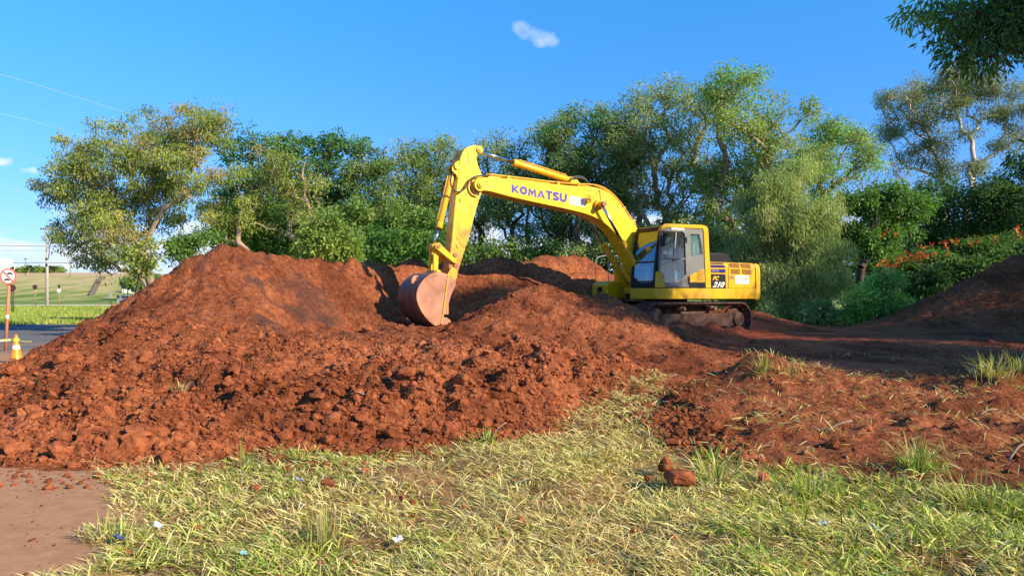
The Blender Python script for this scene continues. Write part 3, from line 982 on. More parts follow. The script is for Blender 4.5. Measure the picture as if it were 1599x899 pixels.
# seams between the doors
def seam(px0, py0, px1, py1, v=1.348, w=0.008):
    a = P(px0, py0, v); b_ = P(px1, py1, v)
    d = Vector((b_[0] - a[0], b_[1] - a[1])).normalized(); nn = (-d.y * w, d.x * w)
    return [(a[0] + nn[0], a[1] + nn[1]), (b_[0] + nn[0], b_[1] + nn[1]), (b_[0] - nn[0], b_[1] - nn[1]), (a[0] - nn[0], a[1] - nn[1])]
sm = MB()
for s4 in ((1137.5, 414, 1137.5, 451), (1109.5, 451.3, 1180, 452.8), (1180, 417, 1180.3, 453)):
    sm.prism(seam(*s4), 1.342, 1.349)
sm.build("door_seam", M['decal_black'], EX)
for qd in (((1139.5, 410.8), (1153.8, 411.2), (1154.8, 418), (1140.8, 417.4)), ((1157.4, 411.4), (1171.2, 411.9), (1172.6, 418.6), (1158.6, 418.2)),
           ((1141.4, 419.6), (1155.2, 420), (1155.8, 427.8), (1142, 427.2)), ((1159, 420.4), (1173, 420.8), (1173.6, 428.4), (1159.8, 428))):
    lo = quad_plate("louvre", qd, 1.352, M['louvre'], body, 0.008)
    sl = MB()
    for k in range(5):
        t0 = (k + 0.25) / 5; t1 = (k + 0.5) / 5
        L0 = [Vector(qd[0]).lerp(Vector(qd[3]), t) for t in (t0, t1)]; R0 = [Vector(qd[1]).lerp(Vector(qd[2]), t) for t in (t0, t1)]
        a = [P(*L0[0], 1.356), P(*R0[0], 1.356), P(*R0[1], 1.356), P(*L0[1], 1.356)]
        sl.prism(a, 1.352, 1.362)
    sl.build("slat", M['y_dirty'], body)
quad_plate("decal", ((1110.3, 427.6), (1132.8, 428.0), (1133.6, 451.0), (1110.6, 450.6)), 1.353, M['decal_black'], body)
quad_plate("decal", ((1110.0, 409.4), (1130.2, 410.2), (1131.0, 412.0), (1110.0, 411.4)), 1.353, M['louvre'], body)
quad_plate("decal", ((1110.0, 413.3), (1131.6, 413.9), (1132.4, 418.0), (1110.0, 417.6)), 1.353, M['decal_blue'], body)
quad_plate("decal", ((1110.2, 419.8), (1132.6, 420.2), (1133.2, 425.8), (1110.2, 425.4)), 1.353, M['decal_blue'], body)
text_local("lettering", "KOMATSU", ((1111.4, 421.3), (1122.5, 421.5), (1122.7, 424.2), (1111.4, 424.0)), 1.356, M['text_grey'], body, 0.02)
text_local("lettering", "PC", ((1113.6, 431.0), (1123.4, 431.2), (1122.6, 437.6), (1112.8, 437.4)), 1.356, M['text_yellow'], body, 0.03, 0.25)
text_local("lettering", "210", ((1114.6, 439.6), (1132.0, 440.0), (1130.6, 448.6), (1112.8, 448.2)), 1.356, M['white'], body, 0.035, 0.25)
st = quad_plate("sticker", ((1148.0, 429.6), (1169.4, 430.2), (1169.8, 443.4), (1148.6, 442.8)), 1.354, M['white'], body)
text_local("lettering", "LOCA2000", ((1152.0, 431.6), (1168.0, 432.0), (1168.2, 437.0), (1152.4, 436.6)), 1.357, M['text_grey'], st, 0.02)
gm = MB()
for k in range(10):
    x = 1150.4 + k * 1.75
    gm.prism(PP(((x, 439.6), (x + 1.1, 439.6), (x + 1.0, 440.9), (x, 440.9)), 1.357), 1.354, 1.357)
gm.build("small_print", M['text_grey'], st)
quad_plate("sticker", ((1140.4, 430.4), (1145.4, 430.6), (1145.6, 434.8), (1140.6, 434.6)), 1.354, M['pin'], body)
# counterweight: rounded in plan and over the top edge
cw = MB(); NS = 15; lev = [(1.0, 0.97), (1.06, 1.0), (1.34, 1.0), (1.345, 0.996), (1.75, 1.0), (1.95, 0.985), (2.04, 0.94), (2.085, 0.86), (2.095, 0.6)]
vs = []
for z, s_ in lev:
    row = []
    for i in range(NS + 1):
        t = math.pi / 2 - math.pi * i / NS
        e = 0.32
        yy = 1.36 * math.copysign(abs(math.sin(t)) ** e, math.sin(t)); uu = -2.33 - 0.44 * abs(math.cos(t)) ** 0.75
        row.append((-2.33 + (uu + 2.33) * s_, yy * (0.5 + 0.5 * s_) if s_ < .99 else yy, z))
    vs += row
nr = NS + 1
fs = [(j*nr+i, j*nr+i+1, (j+1)*nr+i+1, (j+1)*nr+i) for j in range(len(lev)-1) for i in range(NS)]
fs += [tuple(range(NS, -1, -1)), tuple(range((len(lev)-1)*nr, len(lev)*nr))]
fs += [((j+1)*nr, j*nr, j*nr+NS, (j+1)*nr+NS) for j in range(len(lev)-1)]
cw.add(vs, fs, False)
cwo = cw.build("counterweight", M['y_body_shaded'], EX, 0.02, 3)
# black hood on top
hd = MB().prism([(-0.32, hz), (-0.32, hz + 0.2), (-0.42, hz + 0.27), (-1.45, hz + 0.25), (-1.62, hz + 0.12), (-1.66, hz)], -0.55, 1.05)
hood = hd.build("engine_hood", M['blackp'], EX, 0.03)
hg = MB()
for k in range(16):
    u = -0.5 - k * 0.06
    hg.box((u, -0.4, hz + 0.255), (u + 0.03, 0.95, hz + 0.285))
hg.build("grille", M['dark_metal'], hood)
MB().rod((-1.2, -0.2, hz + 0.2), (-1.2, -0.2, hz + 0.42), 0.06).build("exhaust_pipe", M['dark_metal'], EX)
MB().tube(smooth_path([(-0.75, 0.7, hz + 0.25), (-0.75, 0.7, hz + 0.36), (-0.95, 0.7, hz + 0.36), (-0.95, 0.7, hz + 0.25)], 4), 0.015).build("handle", M['chrome'], EX)

# --- cab
V1, V0 = 1.36, 0.36
cab = MB()
cab.box((-0.12, V0, 1.34), (1.66, V1 - 0.03, 1.40))                              # cab floor
cab.box((-0.12, V0, 1.40), (-0.06, V1 - 0.03, 2.35))                             # back wall
cabo = cab.build("cab_shell", M['blackp'], EX, 0.01)
side_outer = PP([(1027, 448.5), (1030.8, 362), (1033.5, 356.5), (1038, 354.5), (1099, 356), (1106, 449.8)], V1)
win_u = PP([(1036.5, 364), (1040, 361.8), (1066, 362.8), (1069, 366), (1070.4, 403), (1032.2, 402)], V1)
win_l = PP([(1032.0, 404), (1070.6, 405), (1071, 428), (1067, 434), (1055, 439.8), (1038.5, 440.8), (1037, 430), (1033, 424.5), (1031, 424)], V1)
win_r = PP([(1078, 365.5), (1092, 366), (1097.5, 397), (1079, 400.5)], V1)
plate("side_panel", side_outer, [win_u, win_l, win_r], V1 - 0.03, V1, M['grey_cab'], EX, 0.006)
plate("rear_window", win_r, [], V1 - 0.026, V1 - 0.018, M['glass'], EX)
# door: raised grey frame round its panes
dout = PP([(1028.2, 447.6), (1030.6, 385), (1031.6, 363), (1036, 359.4), (1066.5, 359.6), (1071.4, 364), (1074.2, 425), (1075, 447.8)], V1 + .02)
din = PP([(1035.3, 365), (1039.5, 360.9), (1066, 361.9), (1069.6, 366), (1071.6, 428.6), (1067.6, 434.8), (1055.4, 441), (1031.5, 442), (1031, 424)], V1 + .02)
door = plate("door", dout, [din], V1, V1 + 0.022, M['grey_cab'], EX, 0.008)
plate("window", win_u, [], V1 - 0.02, V1 - 0.012, M['glass'], door)
plate("window", win_l, [], V1 - 0.02, V1 - 0.012, M['glass'], door)
MB().prism(PP([(1031.5, 402.0), (1071.0, 403.2), (1071.0, 405.0), (1031.5, 403.8)], V1 + .02), V1 - 0.01, V1 + 0.02).build("window_bar", M['grey_cab'], door)
MB().prism(PP([(1055.2, 362.2), (1056.8, 362.2), (1053.4, 402.4), (1051.8, 402.4)], V1), V1 - 0.012, V1 + 0.004).build("window_bar", M['text_grey'], door)
MB().prism(PP([(1052, 404.2), (1057.5, 404.4), (1057, 407.0), (1052.6, 406.6)], V1 + .02), V1 + 0.0, V1 + 0.03).build("handle", M['pin'], door)
for q4 in (((1070.6, 370), (1072.6, 370), (1073, 379), (1071, 379)), ((1074.2, 432), (1076.4, 432), (1076.6, 444), (1074.4, 444))):
    MB().prism(PP(q4, V1 + .03), V1, V1 + 0.035).build("hinge", M['blackp'], door)
# yellow trim: front corner panel, roof with rear pillar, lower rear panel
fp = PP([(1022.6, 448.6), (1023.6, 424.2), (1027.5, 423.6), (1033.5, 426.4), (1037.2, 434), (1038.8, 448.8)], V1 + .03)
MB().prism(fp, V1 + 0.022, V1 + 0.034).build("corner_panel", M['y_body_shaded'], EX, 0.006)
ov = MB(); cc = P(1031.4, 436.2, V1 + .04)
ov.add([(cc[0] + 0.04 * math.cos(t), V1 + 0.037, cc[1] + 0.085 * math.sin(t)) for t in np.linspace(0, 2*math.pi, 20, endpoint=False)], [tuple(range(20))])
ov.build("badge", M['text_grey'], EX)
roofp = PP([(1029.5, 361), (1032, 353.6), (1039, 349.2), (1096.5, 351.3), (1103, 353.6), (1105, 358), (1109.5, 449.8), (1101, 449.6), (1098.2, 364), (1096.5, 357.2), (1041, 355.0), (1035.5, 357), (1032.8, 362)], V1)
MB().prism(roofp, V1 - 0.07, V1 + 0.028).build("roof_frame", M['y_body_shaded'], EX, 0.015)
rz = 3.05
rf = MB().prism([(1.46, rz - 0.13), (1.40, rz - 0.03), (1.2, rz), (-0.02, rz - 0.01), (-0.13, rz - 0.06), (-0.16, rz - 0.16)], V0 + 0.02, V1 - 0.072)
rf.build("roof", M['y_body_shaded'], EX, 0.02)
plate("rear_panel", PP([(1077.6, 429.6), (1100, 419.6), (1101, 440.2), (1078, 440.4)], V1 + .02), [], V1, V1 + 0.016, M['y_body_shaded'], EX, 0.004)
lvp = MB()
for k in range(6):
    y_ = 424.5 + k * 2.5
    lvp.prism(PP([(1088.6, y_), (1098.6, y_ - 1.6 + k * .25), (1098.6, y_ - 0.6 + k * .25), (1088.6, y_ + 1.0)], V1 + .02), V1 + 0.0165, V1 + 0.022)
lvp.build("vent_slot", M['louvre'], EX)
plate("rear_step", PP([(1076.8, 441.2), (1101, 441.2), (1101, 449.6), (1076.8, 449.4)], V1 + .02), [], V1, V1 + 0.014, M['decal_black'], EX, 0.004)
quad_plate("sticker", ((1048.4, 355.4), (1068.6, 356.2), (1068.6, 359.2), (1048.6, 358.6)), V1 + 0.025, M['white'], EX, 0.004)
text_local("lettering", "KOMATSU", ((1049.4, 356.0), (1067.6, 356.8), (1067.6, 358.6), (1049.6, 358.0)), V1 + 0.028, M['text_grey'], EX, 0.02)
# front frame and windscreen (slopes back)
f_b, f_t = 1.69, 1.47      # forward position at foot and head
def fpt(v, t, off=0.0):    # t 0..1 from foot to head
    return Vector((f_b + (f_t - f_b) * t ** 1.6 + off, v, 1.36 + (3.0 - 1.36) * t))
def front_strip(v0, v1, t0, t1, th=0.03, off=0.0, nseg=8):
    mb = MB(); vs = []
    for k in range(nseg + 1):
        t = t0 + (t1 - t0) * k / nseg
        for v in (v0, v1):
            vs.append(fpt(v, t, off)); vs.append(fpt(v, t, off - th))
    fs = []
    for k in range(nseg):
        a = 4 * k
        fs += [(a, a+2, a+6, a+4), (a+1, a+5, a+7, a+3), (a, a+4, a+5, a+1), (a+2, a+3, a+7, a+6)]
    fs += [(0, 1, 3, 2), (4*nseg, 4*nseg+2, 4*nseg+3, 4*nseg+1)]
    return mb.add(vs, fs)
ff = MB()
for args in ((V0, V0 + 0.09, 0, 1), (V1 - 0.10, V1 - 0.035, 0, 1), (V0 + 0.09, V1 - 0.10, 0.0, 0.07), (V0 + 0.09, V1 - 0.10, 0.93, 1.0), (V0 + .09, V1 - .10, 0.405, 0.43)):
    s_ = front_strip(*args, th=0.05); ff.add(s_.v, s_.f)
ff.build("windscreen_frame", M['blackp'], EX, 0.008)
front_strip(V0 + 0.085, V1 - 0.095, 0.065, 0.405, 0.008, -0.02).build("windscreen", M['glass'], EX)
front_strip(V0 + 0.085, V1 - 0.095, 0.43, 0.935, 0.008, -0.02).build("windscreen", M['glass'], EX)
# far side wall of the cab with glass, rear glass
plate("side_panel", [(-0.12, 1.4), (1.6, 1.4), (1.52, 2.4), (1.42, 2.93), (-0.12, 2.95)], [[(0.05, 2.0), (1.45, 2.0), (1.38, 2.85), (0.05, 2.85)]], V0, V0 + 0.03, M['blackp'], EX)
plate("side_window", [(0.05, 2.0), (1.45, 2.0), (1.38, 2.85), (0.05, 2.85)], [], V0 + 0.008, V0 + 0.016, M['glass'], EX)
# inside: seat, cloth on it, console, curtain, levers
seat = MB().box((0.28, 0.62, 1.62), (0.80, 1.12, 1.78)).box((0.18, 0.64, 1.72), (0.34, 1.10, 2.42)).box((0.2, 0.74, 2.42), (0.32, 1.0, 2.62)).box((0.35, 0.7, 1.40), (0.7, 1.04, 1.62))
seo = seat.build("seat", M['blackp'], EX, 0.05, 3)
MB().prism([(0.36, 1.79), (0.66, 1.80), (0.74, 1.78), (0.78, 1.52), (0.70, 1.50), (0.40, 1.56)], 1.125, 1.15).box((0.345, 0.68, 1.79), (0.79, 1.15, 1.83)).build("seat_cover", M['seat_cover'], seo, 0.02)
MB().box((0.30, 1.12, 1.86), (0.95, 1.24, 1.96)).box((0.3, 0.48, 1.86), (0.95, 0.60, 1.96)).rod((0.85, 1.18, 1.95), (0.9, 1.18, 2.2), 0.018).rod((0.85, 0.54, 1.95), (0.9, 0.54, 2.2), 0.018).build("console", M['dark_metal'], EX, 0.02)
MB().box((1.12, 1.20, 1.62), (1.18, 1.28, 1.98)).build("hanging_vest", M['orange_cloth'], EX, 0.04)
MB().box((1.3, 0.50, 1.42), (1.5, 0.78, 1.95)).build("monitor_column", M['curtain'], EX, 0.04)
cu = MB(); vs = []
for k in range(25):
    vv = 0.42 * k / 24
    vs += [(-0.0 + vv * 0.9, 1.30 + 0.016 * math.sin(k * 1.9), 1.98), (-0.0 + vv * 0.9, 1.30 + 0.016 * math.sin(k * 1.9), 2.85)]
cu.add(vs, [(2*k, 2*k+2, 2*k+3, 2*k+1) for k in range(24)], True)
cuo = cu.build("curtain", M['curtain'], EX); mo = cuo.modifiers.new("s", 'SOLIDIFY'); mo.thickness = 0.006
# mirror
mr = MB(); a = P3(1034, 362, V1 + .03); c_ = P3(1034, 376, V1 + .10)
mr.tube([a, (a.x + .02, V1 + 0.12, a.z + .02), (c_.x, V1 + 0.14, c_.z + 0.16)], 0.012)
mr.build("mirror_bracket", M['blackp'], EX)
mq = P(1034, 376, V1 + .14)
MB().box((mq[0] - 0.035, V1 + 0.07, mq[1] - 0.15), (mq[0] + 0.035, V1 + 0.24, mq[1] + 0.15)).build("mirror", M['decal_black'], EX, 0.03, 3)

# --- boom
VB = 0.24
top = [(751, 279), (757, 275), (764, 275.5), (790, 279), (830, 283.5), (870, 288), (905, 291), (925, 292), (939, 295), (952, 302), (965, 314), (980, 334), (996, 357), (1006, 376), (1012, 398), (1014, 425)]
low = [(1006, 430), (996, 428), (988, 413), (979, 393), (966, 371), (952, 355), (936, 343), (918, 335), (900, 330), (880, 325.5), (850, 319), (820, 312.5), (790, 305.5), (766, 299), (752, 297.5), (745, 296), (741, 291), (743, 283)]
bo = smooth_path([Vector((*p_, 0)) for p_ in top], 3); bl = smooth_path([Vector((*p_, 0)) for p_ in low], 3)
bpoly = PP([(p_.x, p_.y) for p_ in bo + bl], VB)
bm_ = MB().prism(bpoly, -VB, VB)
boom = bm_.build("boom", M['y_boom'], EX, 0.018)
# proud flange lines (weld seams) and the pin bosses
for px, py in ((750.5, 288.5),):
    c3 = P(px, py, VB + 0.08)
    MB().rod((c3[0], -VB - 0.10, c3[1]), (c3[0], VB + 0.10, c3[1]), 0.085, n=20).rod((c3[0], VB + 0.10, c3[1]), (c3[0], VB + 0.13, c3[1]), 0.05).build("pin", M['y_boom'], boom, 0.006)
    rg = MB().rod((c3[0], VB - 0.01, c3[1]), (c3[0], VB + 0.06, c3[1]), 0.16, n=28).rod((c3[0], -VB - .06, c3[1]), (c3[0], -VB + 0.01, c3[1]), 0.16, n=28)
    rg.build("pin_boss", M['y_boom'], boom, 0.01)
c3 = P(940, 319, VB + 0.2)
MB().rod((c3[0], -0.56, c3[1]), (c3[0], 0.56, c3[1]), 0.075, n=20).build("cylinder_pin", M['pin'], boom, 0.006)
MB().rod((c3[0], VB - .01, c3[1]), (c3[0], VB + 0.10, c3[1]), 0.14, n=24).rod((c3[0], -VB - .10, c3[1]), (c3[0], -VB + .01, c3[1]), 0.14, n=24).build("pin_boss", M['y_dirty'], boom, 0.01)
def logo_letters(quad, v, mat, parent):
    """seven heavy letters drawn as strokes, fitted into the photograph's corners"""
    T = 0.27
    def arc(cx, cy, rx, ry, a0, a1, n=10): return [(cx + rx * math.cos(R(a0 + (a1 - a0) * i / n)), cy + ry * math.sin(R(a0 + (a1 - a0) * i / n))) for i in range(n + 1)]
    h = T / 2 * 1.06
    let = {'K': [[(h, 0), (h, 1)], [(0.92 - h * .6, 1), (0.30, 0.5), (0.94 - h * .6, 0)]], 'O': [arc(.5, .5, .5 - h, .5 - h, 90, 450, 26)],
           'M': [[(h * .9, 0), (h * 1.3, 0.98), (.55, .25), (1.1 - h * 1.3, 0.98), (1.1 - h * .9, 0)]], 'A': [[(h * .6, 0), (.5, 1.0 - h * .6), (1 - h * .6, 0)], [(.42, .2), (.58, .2)]],
           'T': [[(0.1, 1 - h * .85), (0.95, 1 - h * .85)], [(.5, .86), (.5, 0)]], 'S': [[(.80, .80)] + arc(.45, .72, .30, .16, 60, 240, 9) + arc(.45, .28, .30, .16, 60, -120, 9)[0:] + [(.06, .20)]],
           'U': [[(h, 1), (h, .42)] + arc(.5, .42, .5 - h, .42 - h, 180, 360, 12) + [(1 - h, 1)]]}
    adv = {'K': 1.03, 'O': 1.1, 'M': 1.24, 'A': 1.06, 'T': 1.0, 'S': .97, 'U': 1.0}
    q = [np.array(P(x, y, v)) for x, y in quad]
    tot = sum(adv[c] for c in "KOMATSU") - .02
    x0 = 0; mb = MB(); lay = 0
    for c in "KOMATSU":
        for st_ in let[c]:
            p_ = [Vector(a) for a in st_]; closed = (p_[0] - p_[-1]).length < 1e-4
            n_ = len(p_); vs = []
            for i in range(n_):
                a = p_[i - 1] if i else (p_[-2] if closed else p_[0]); b_ = p_[i + 1] if i < n_ - 1 else (p_[1] if closed else p_[-1])
                d1 = (p_[i] - a); d2 = (b_ - p_[i])
                d1 = d1.normalized() if d1.length > 1e-6 else d2.normalized(); d2 = d2.normalized() if d2.length > 1e-6 else d1
                t = (d1 + d2).normalized(); m_ = Vector((-t.y, t.x)); k = h / max(0.45, m_.dot(Vector((-d1.y, d1.x))))
                for s_ in (1, -1):
                    w = p_[i] + m_ * k * s_
                    S_ = (x0 + w.x) / tot; T_ = min(max(w.y, 0.0), 1.0)
                    lo = q[3] * (1 - S_) + q[2] * S_; hi = q[0] * (1 - S_) + q[1] * S_
                    z_ = lo * (1 - T_) + hi * T_
                    vs.append((z_[0], v + lay * 0.0006, z_[1]))
            mb.add(vs, [(2*i, 2*i+1, 2*i+3, 2*i+2) for i in range(n_ - 1)]); lay = 1 - lay
        x0 += adv[c]
    return mb.build("lettering", mat, parent)


logo_letters(((799.2, 287.8), (885.2, 302.8), (884.6, 316.6), (799.0, 300.6)), VB + 0.005, M['text_blue'], boom)
st = quad_plate("sticker", ((889.2, 305.2), (914.0, 310.2), (913.6, 323.4), (888.8, 318.6)), VB + 0.006, M['white'], boom, 0.008)
gm = MB()
for k, w_ in enumerate((1.6, 1.2, 2.0, 1.0, 1.7, 1.2, 1.4)):
    x = 894.5 + k * 2.4; y_ = 309.2 + k * 0.52
    gm.prism(PP(((x, y_), (x + w_, y_ + .3), (x + w_, y_ + 2.2), (x, y_ + 1.9)), VB + 0.009), VB + 0.006, VB + 0.009)
for k in range(8):
    t = 2 * math.pi * k / 8; t2 = 2 * math.pi * (k + 0.7) / 8
    gm.prism(PP(((891.6 + 1.9*math.cos(t), 314 + 2.6*math.sin(t)), (891.6 + 1.9*math.cos(t2), 314 + 2.6*math.sin(t2)), (891.6 + 1.3*math.cos(t2), 314 + 1.9*math.sin(t2)), (891.6 + 1.3*math.cos(t), 314 + 1.9*math.sin(t))), VB + 0.009), VB + 0.006, VB + 0.009)
gm.build("small_print", M['text_grey'], st)
# work lamp
wl_ = MB(); a = P(923, 308.5, 0.42)
wl_.box((a[0] - 0.08, 0.34, a[1] - 0.06), (a[0] + 0.10, 0.48, a[1] + 0.07), Matrix.Rotation(R(10), 3, 'Y'))
wl_.box((a[0] - 0.02, VB - 0.005, a[1] - 0.13), (a[0] + 0.03, 0.40, a[1] - 0.10)).box((a[0] - 0.02, 0.37, a[1] - 0.12), (a[0] + 0.03, 0.42, a[1] - 0.05))
wlo = wl_.build("work_lamp", M['y_dirty'], boom, 0.012)
MB().box((a[0] + 0.10, 0.355, a[1] - 0.03), (a[0] + 0.112, 0.465, a[1] + 0.075)).build("lens", M['chrome'], wlo)
# pipes on the boom's back
for vv, dy in ((0.18, 0.0), (0.10, 0.0), (-0.12, 0.0)):
    pts = [(764, 272.5), (785, 275), (820, 279), (860, 284), (900, 287.5), (928, 289), (943, 293), (957, 302), (972, 318), (985, 337), (996, 354)]
    q_ = [P(x, y, VB) for x, y in pts]
    MB().tube(smooth_path([(u, vv, z + 0.02) for u, z in q_], 3), 0.02, 7).build("hydraulic_pipe", M['y_dirty'], boom)
for px, py in ((795, 279), (873, 288), (905, 290), (976, 327), (990, 347)):
    u, z = P(px, py, VB)
    MB().box((u - 0.04, -0.16, z - 0.01), (u + 0.04, 0.225, z + 0.085)).build("pipe_clamp", M['y_dirty'], boom, 0.008)
hs_ = MB()
for vv, o_ in ((0.16, 0), (0.08, 2), (-0.08, 1)):
    q_ = [P(x, y, vv) for x, y in ((890, 283 - o_), (893, 279 - o_), (903, 277.5 - o_), (912, 280 - o_), (920, 287), (928, 290))]
    hs_.tube(smooth_path([(u, vv, z) for u, z in q_], 5), 0.024, 8)
hs_.build("hose", M['rubber'], boom)
wr = MB(); wr.tube([Vector((P(936, 297, VB)[0], VB + 0.008, P(936, 297, VB)[1])), Vector((P(930, 304, VB)[0], VB + 0.008, P(930, 304, VB)[1]))], 0.006, 5)
wr.tube([Vector((P(936, 297, VB)[0], VB + 0.008, P(936, 297, VB)[1])), Vector((P(938, 316, VB)[0], VB + 0.012, P(938, 316, VB)[1]))], 0.006, 5)
wr.build("cable", M['rubber'], boom)

# --- arm
VA = 0.17
armp = [(737, 227.5), (731, 229.2), (725, 233.5), (721.5, 239), (718.5, 248), (716.5, 268), (713.5, 290), (708.5, 340), (705.3, 376), (702.5, 396), (701, 416), (700.5, 428),
        (704, 434), (710, 433), (714, 429), (719.5, 412), (728, 384), (732.5, 372), (741, 338), (748, 313), (752, 303), (754, 292), (754.5, 279), (751, 269), (746.3, 257), (744.2, 246), (747.5, 238), (748.8, 232), (746.5, 227.6), (742, 226)]
arm = MB().prism(PP(armp, VA), -VA, VA).build("arm", M['y_arm'], EX, 0.018)
MB().prism(seam(728.5, 232, 734, 268, VA, 0.006), VA + 0.0, VA + 0.004).build("weld_seam", M['pin'], arm)
A0 = P(743.5, 235.5, 0.0)
MB().rod((A0[0], -0.21, A0[1]), (A0[0], 0.21, A0[1]), 0.09, n=22).rod((A0[0], .21, A0[1]), (A0[0], .235, A0[1]), 0.055).build("pin", M['y_arm'], arm, 0.008)
A1 = P(708.5, 261.5, 0.0)
MB().rod((A1[0], -0.2, A1[1]), (A1[0], 0.2, A1[1]), 0.075, n=20).build("pin", M['y_arm'], arm, 0.006)
for s in (-1, 1):
    w = [P(x, y, VA) for x, y in ((717.5, 250), (711, 254.5), (706.3, 262), (707.3, 268), (713, 272), (716.5, 282))]
    MB().prism(w, s * 0.13 - 0.02, s * 0.13 + 0.02).build("bracket", M['y_arm'], arm, 0.006)
for px, py, r in ((711.2, 398, 0.055), (712, 414, 0.06), (707.2, 422.5, 0.085)):
    u, z = P(px, py, VA + .02)
    MB().rod((u, -VA - 0.035, z), (u, VA + 0.035, z), r, n=20).build("pin", M['pin'], arm, 0.006)
for px, py in ((714.5, 385), (715, 372), (719, 313)):
    u, z = P(px, py, VA)
    MB().box((u - 0.03, VA, z - 0.03), (u + 0.03, VA + 0.02, z + 0.05)).build("lug", M['y_dirty'], arm, 0.008)


def cylinder(base, tip, split, rb, rr, parent_name="hydraulic_cylinder", rod_mat='chrome', sides=(0.0,)):
    """barrel from base to the split point, chrome rod on to tip"""
    base, tip = Vector(base), Vector(tip)
    s_ = base.lerp(tip, split); d = (tip - base).normalized()
    o = MB().rod(base, s_ - d * 0.06, rb, n=22).rod(s_ - d * 0.14, s_, rb * 1.16, n=22).build(parent_name, M['y_cyl'], EX, 0.008)
    MB().rod(s_, tip, rr, n=18).build("rod", M[rod_mat], o)
    lat = 0.07
    MB().rod(base + Vector((0, -lat, 0)), base + Vector((0, lat, 0)), rb * 1.1, n=20).build("eye", M['y_cyl'], o, 0.005)
    MB().rod(tip + Vector((0, -lat, 0)), tip + Vector((0, lat, 0)), rr * 1.9, n=20).build("eye", M['y_cyl'], o, 0.005)
    side = d.cross(Vector((0, 1, 0))).normalized()
    if side.z < 0: side = -side
    MB().tube([base + d * 0.1 + side * rb * 1.0, base + d * 0.14 + side * rb * 1.35, s_ - d * 0.2 + side * rb * 1.35, s_ - d * 0.14 + side * rb], 0.016, 6).build("oil_pipe", M['y_dirty'], o)
    return o


u0, z0 = P(889, 281.5, 0.0)
cylinder((u0, 0, z0), (A0[0], 0, A0[1]), 0.625, 0.085, 0.048)
MB().prism([P(883, 284, 0), P(889, 277, 0), P(896, 279, 0), P(903, 290, 0)], -0.12, 0.12).build("bracket", M['y_boom'], boom, 0.008)
L1 = P(677.5, 385.5, 0.0)
cylinder((A1[0], 0, A1[1]), (L1[0], 0, L1[1]), 0.765, 0.075, 0.042)
c_up = P(940, 319, VB + 0.2)
for s in (1, -1):
    bu = P(980, 450, -0.42)
    cylinder((bu[0], 0.42 * s, bu[1]), (c_up[0], 0.42 * s, c_up[1]), 0.57, 0.075, 0.043)
MB().box((bu[0] - 0.2, -0.52, bu[1] - 0.16), (bu[0] + 0.08, 0.34, bu[1] + 0.02)).build("cylinder_foot", M['y_body_shaded'], EX, 0.02)
for s in (-1, 1):     # boom foot brackets
    MB().prism([(-0.1, 1.33), (1.2, 1.33), (1.05, 1.75), (0.75, 2.05), (0.35, 2.05), (0.1, 1.8)], s * 0.29 - 0.02, s * 0.29 + 0.02).build("boom_bracket", M['y_body_shaded'], EX, 0.008)
# hose loop at the elbow
for pts, vv in ((((708.5, 268), (704.5, 277), (703.8, 286), (706.5, 294), (712, 299.2), (719, 299), (726, 294), (731, 286), (736, 279), (744, 275.5), (754, 274.5), (764, 274.5)), 0.27),
                (((716, 234), (711, 243), (706.5, 253), (703.8, 263), (704.6, 271), (709, 276)), 0.06),
                (((714, 240), (709, 248), (705, 258), (703, 267), (706, 280)), -0.06),
                (((737, 280), (735.2, 288), (737, 296), (742, 302), (748, 304)), 0.26)):
    q_ = [P(x, y, vv) for x, y in pts]
    MB().tube(smooth_path([(u, vv, z) for u, z in q_], 5), 0.022, 8).build("hose", M['rubber'], arm)

# --- bucket linkage
I1 = P(709.5, 407.5, 0.22)
for s in (-1, 1):
    v = 0.22 * s
    a, b_ = Vector((L1[0], L1[1])), Vector((I1[0], I1[1]))
    d = (b_ - a).normalized(); nn = Vector((-d.y, d.x))
    pts = [a - d * .08 + nn * 0.03, a - d * .03 + nn * 0.085, a + d * .05 + nn * 0.075, b_ + nn * 0.055, b_ + d * 0.07 + nn * .02, b_ + d * 0.07 - nn * .02, b_ - nn * 0.055, a + d * .05 - nn * 0.075, a - d * .03 - nn * 0.085, a - d * .08 - nn * 0.03]
    MB().prism([(p_.x, p_.y) for p_ in pts], v - 0.03, v + 0.03).build("link_arm", M['y_cyl'], EX, 0.008)
L2 = P(680, 425, 0.12)
ln = MB()
for s in (-1, 1):
    v = 0.11 * s
    a, b_ = Vector((L1[0], L1[1])), Vector((L2[0], L2[1]))
    d = (b_ - a).normalized(); nn = Vector((-d.y, d.x))
    ln.prism([(p_.x, p_.y) for p_ in (a - d*.07, a + nn*.07, b_ + nn*.06, b_ + d*.06, b_ - nn*.06, a - nn*.07)], v - 0.03, v + 0.03)
ln.box((min(L1[0], L2[0]) , -0.08, (L1[1] + L2[1]) / 2 - 0.09), (max(L1[0], L2[0]), 0.08, (L1[1] + L2[1]) / 2 + 0.09))
ln.build("bucket_link", M['y_cyl'], EX, 0.008)
MB().rod((L1[0], -0.27, L1[1]), (L1[0], 0.27, L1[1]), 0.055, n=18).build("pin", M['pin'], EX, 0.005)
MB().rod((L2[0], -0.30, L2[1]), (L2[0], 0.30, L2[1]), 0.06, n=18).build("pin", M['y_dirty'], EX, 0.005)

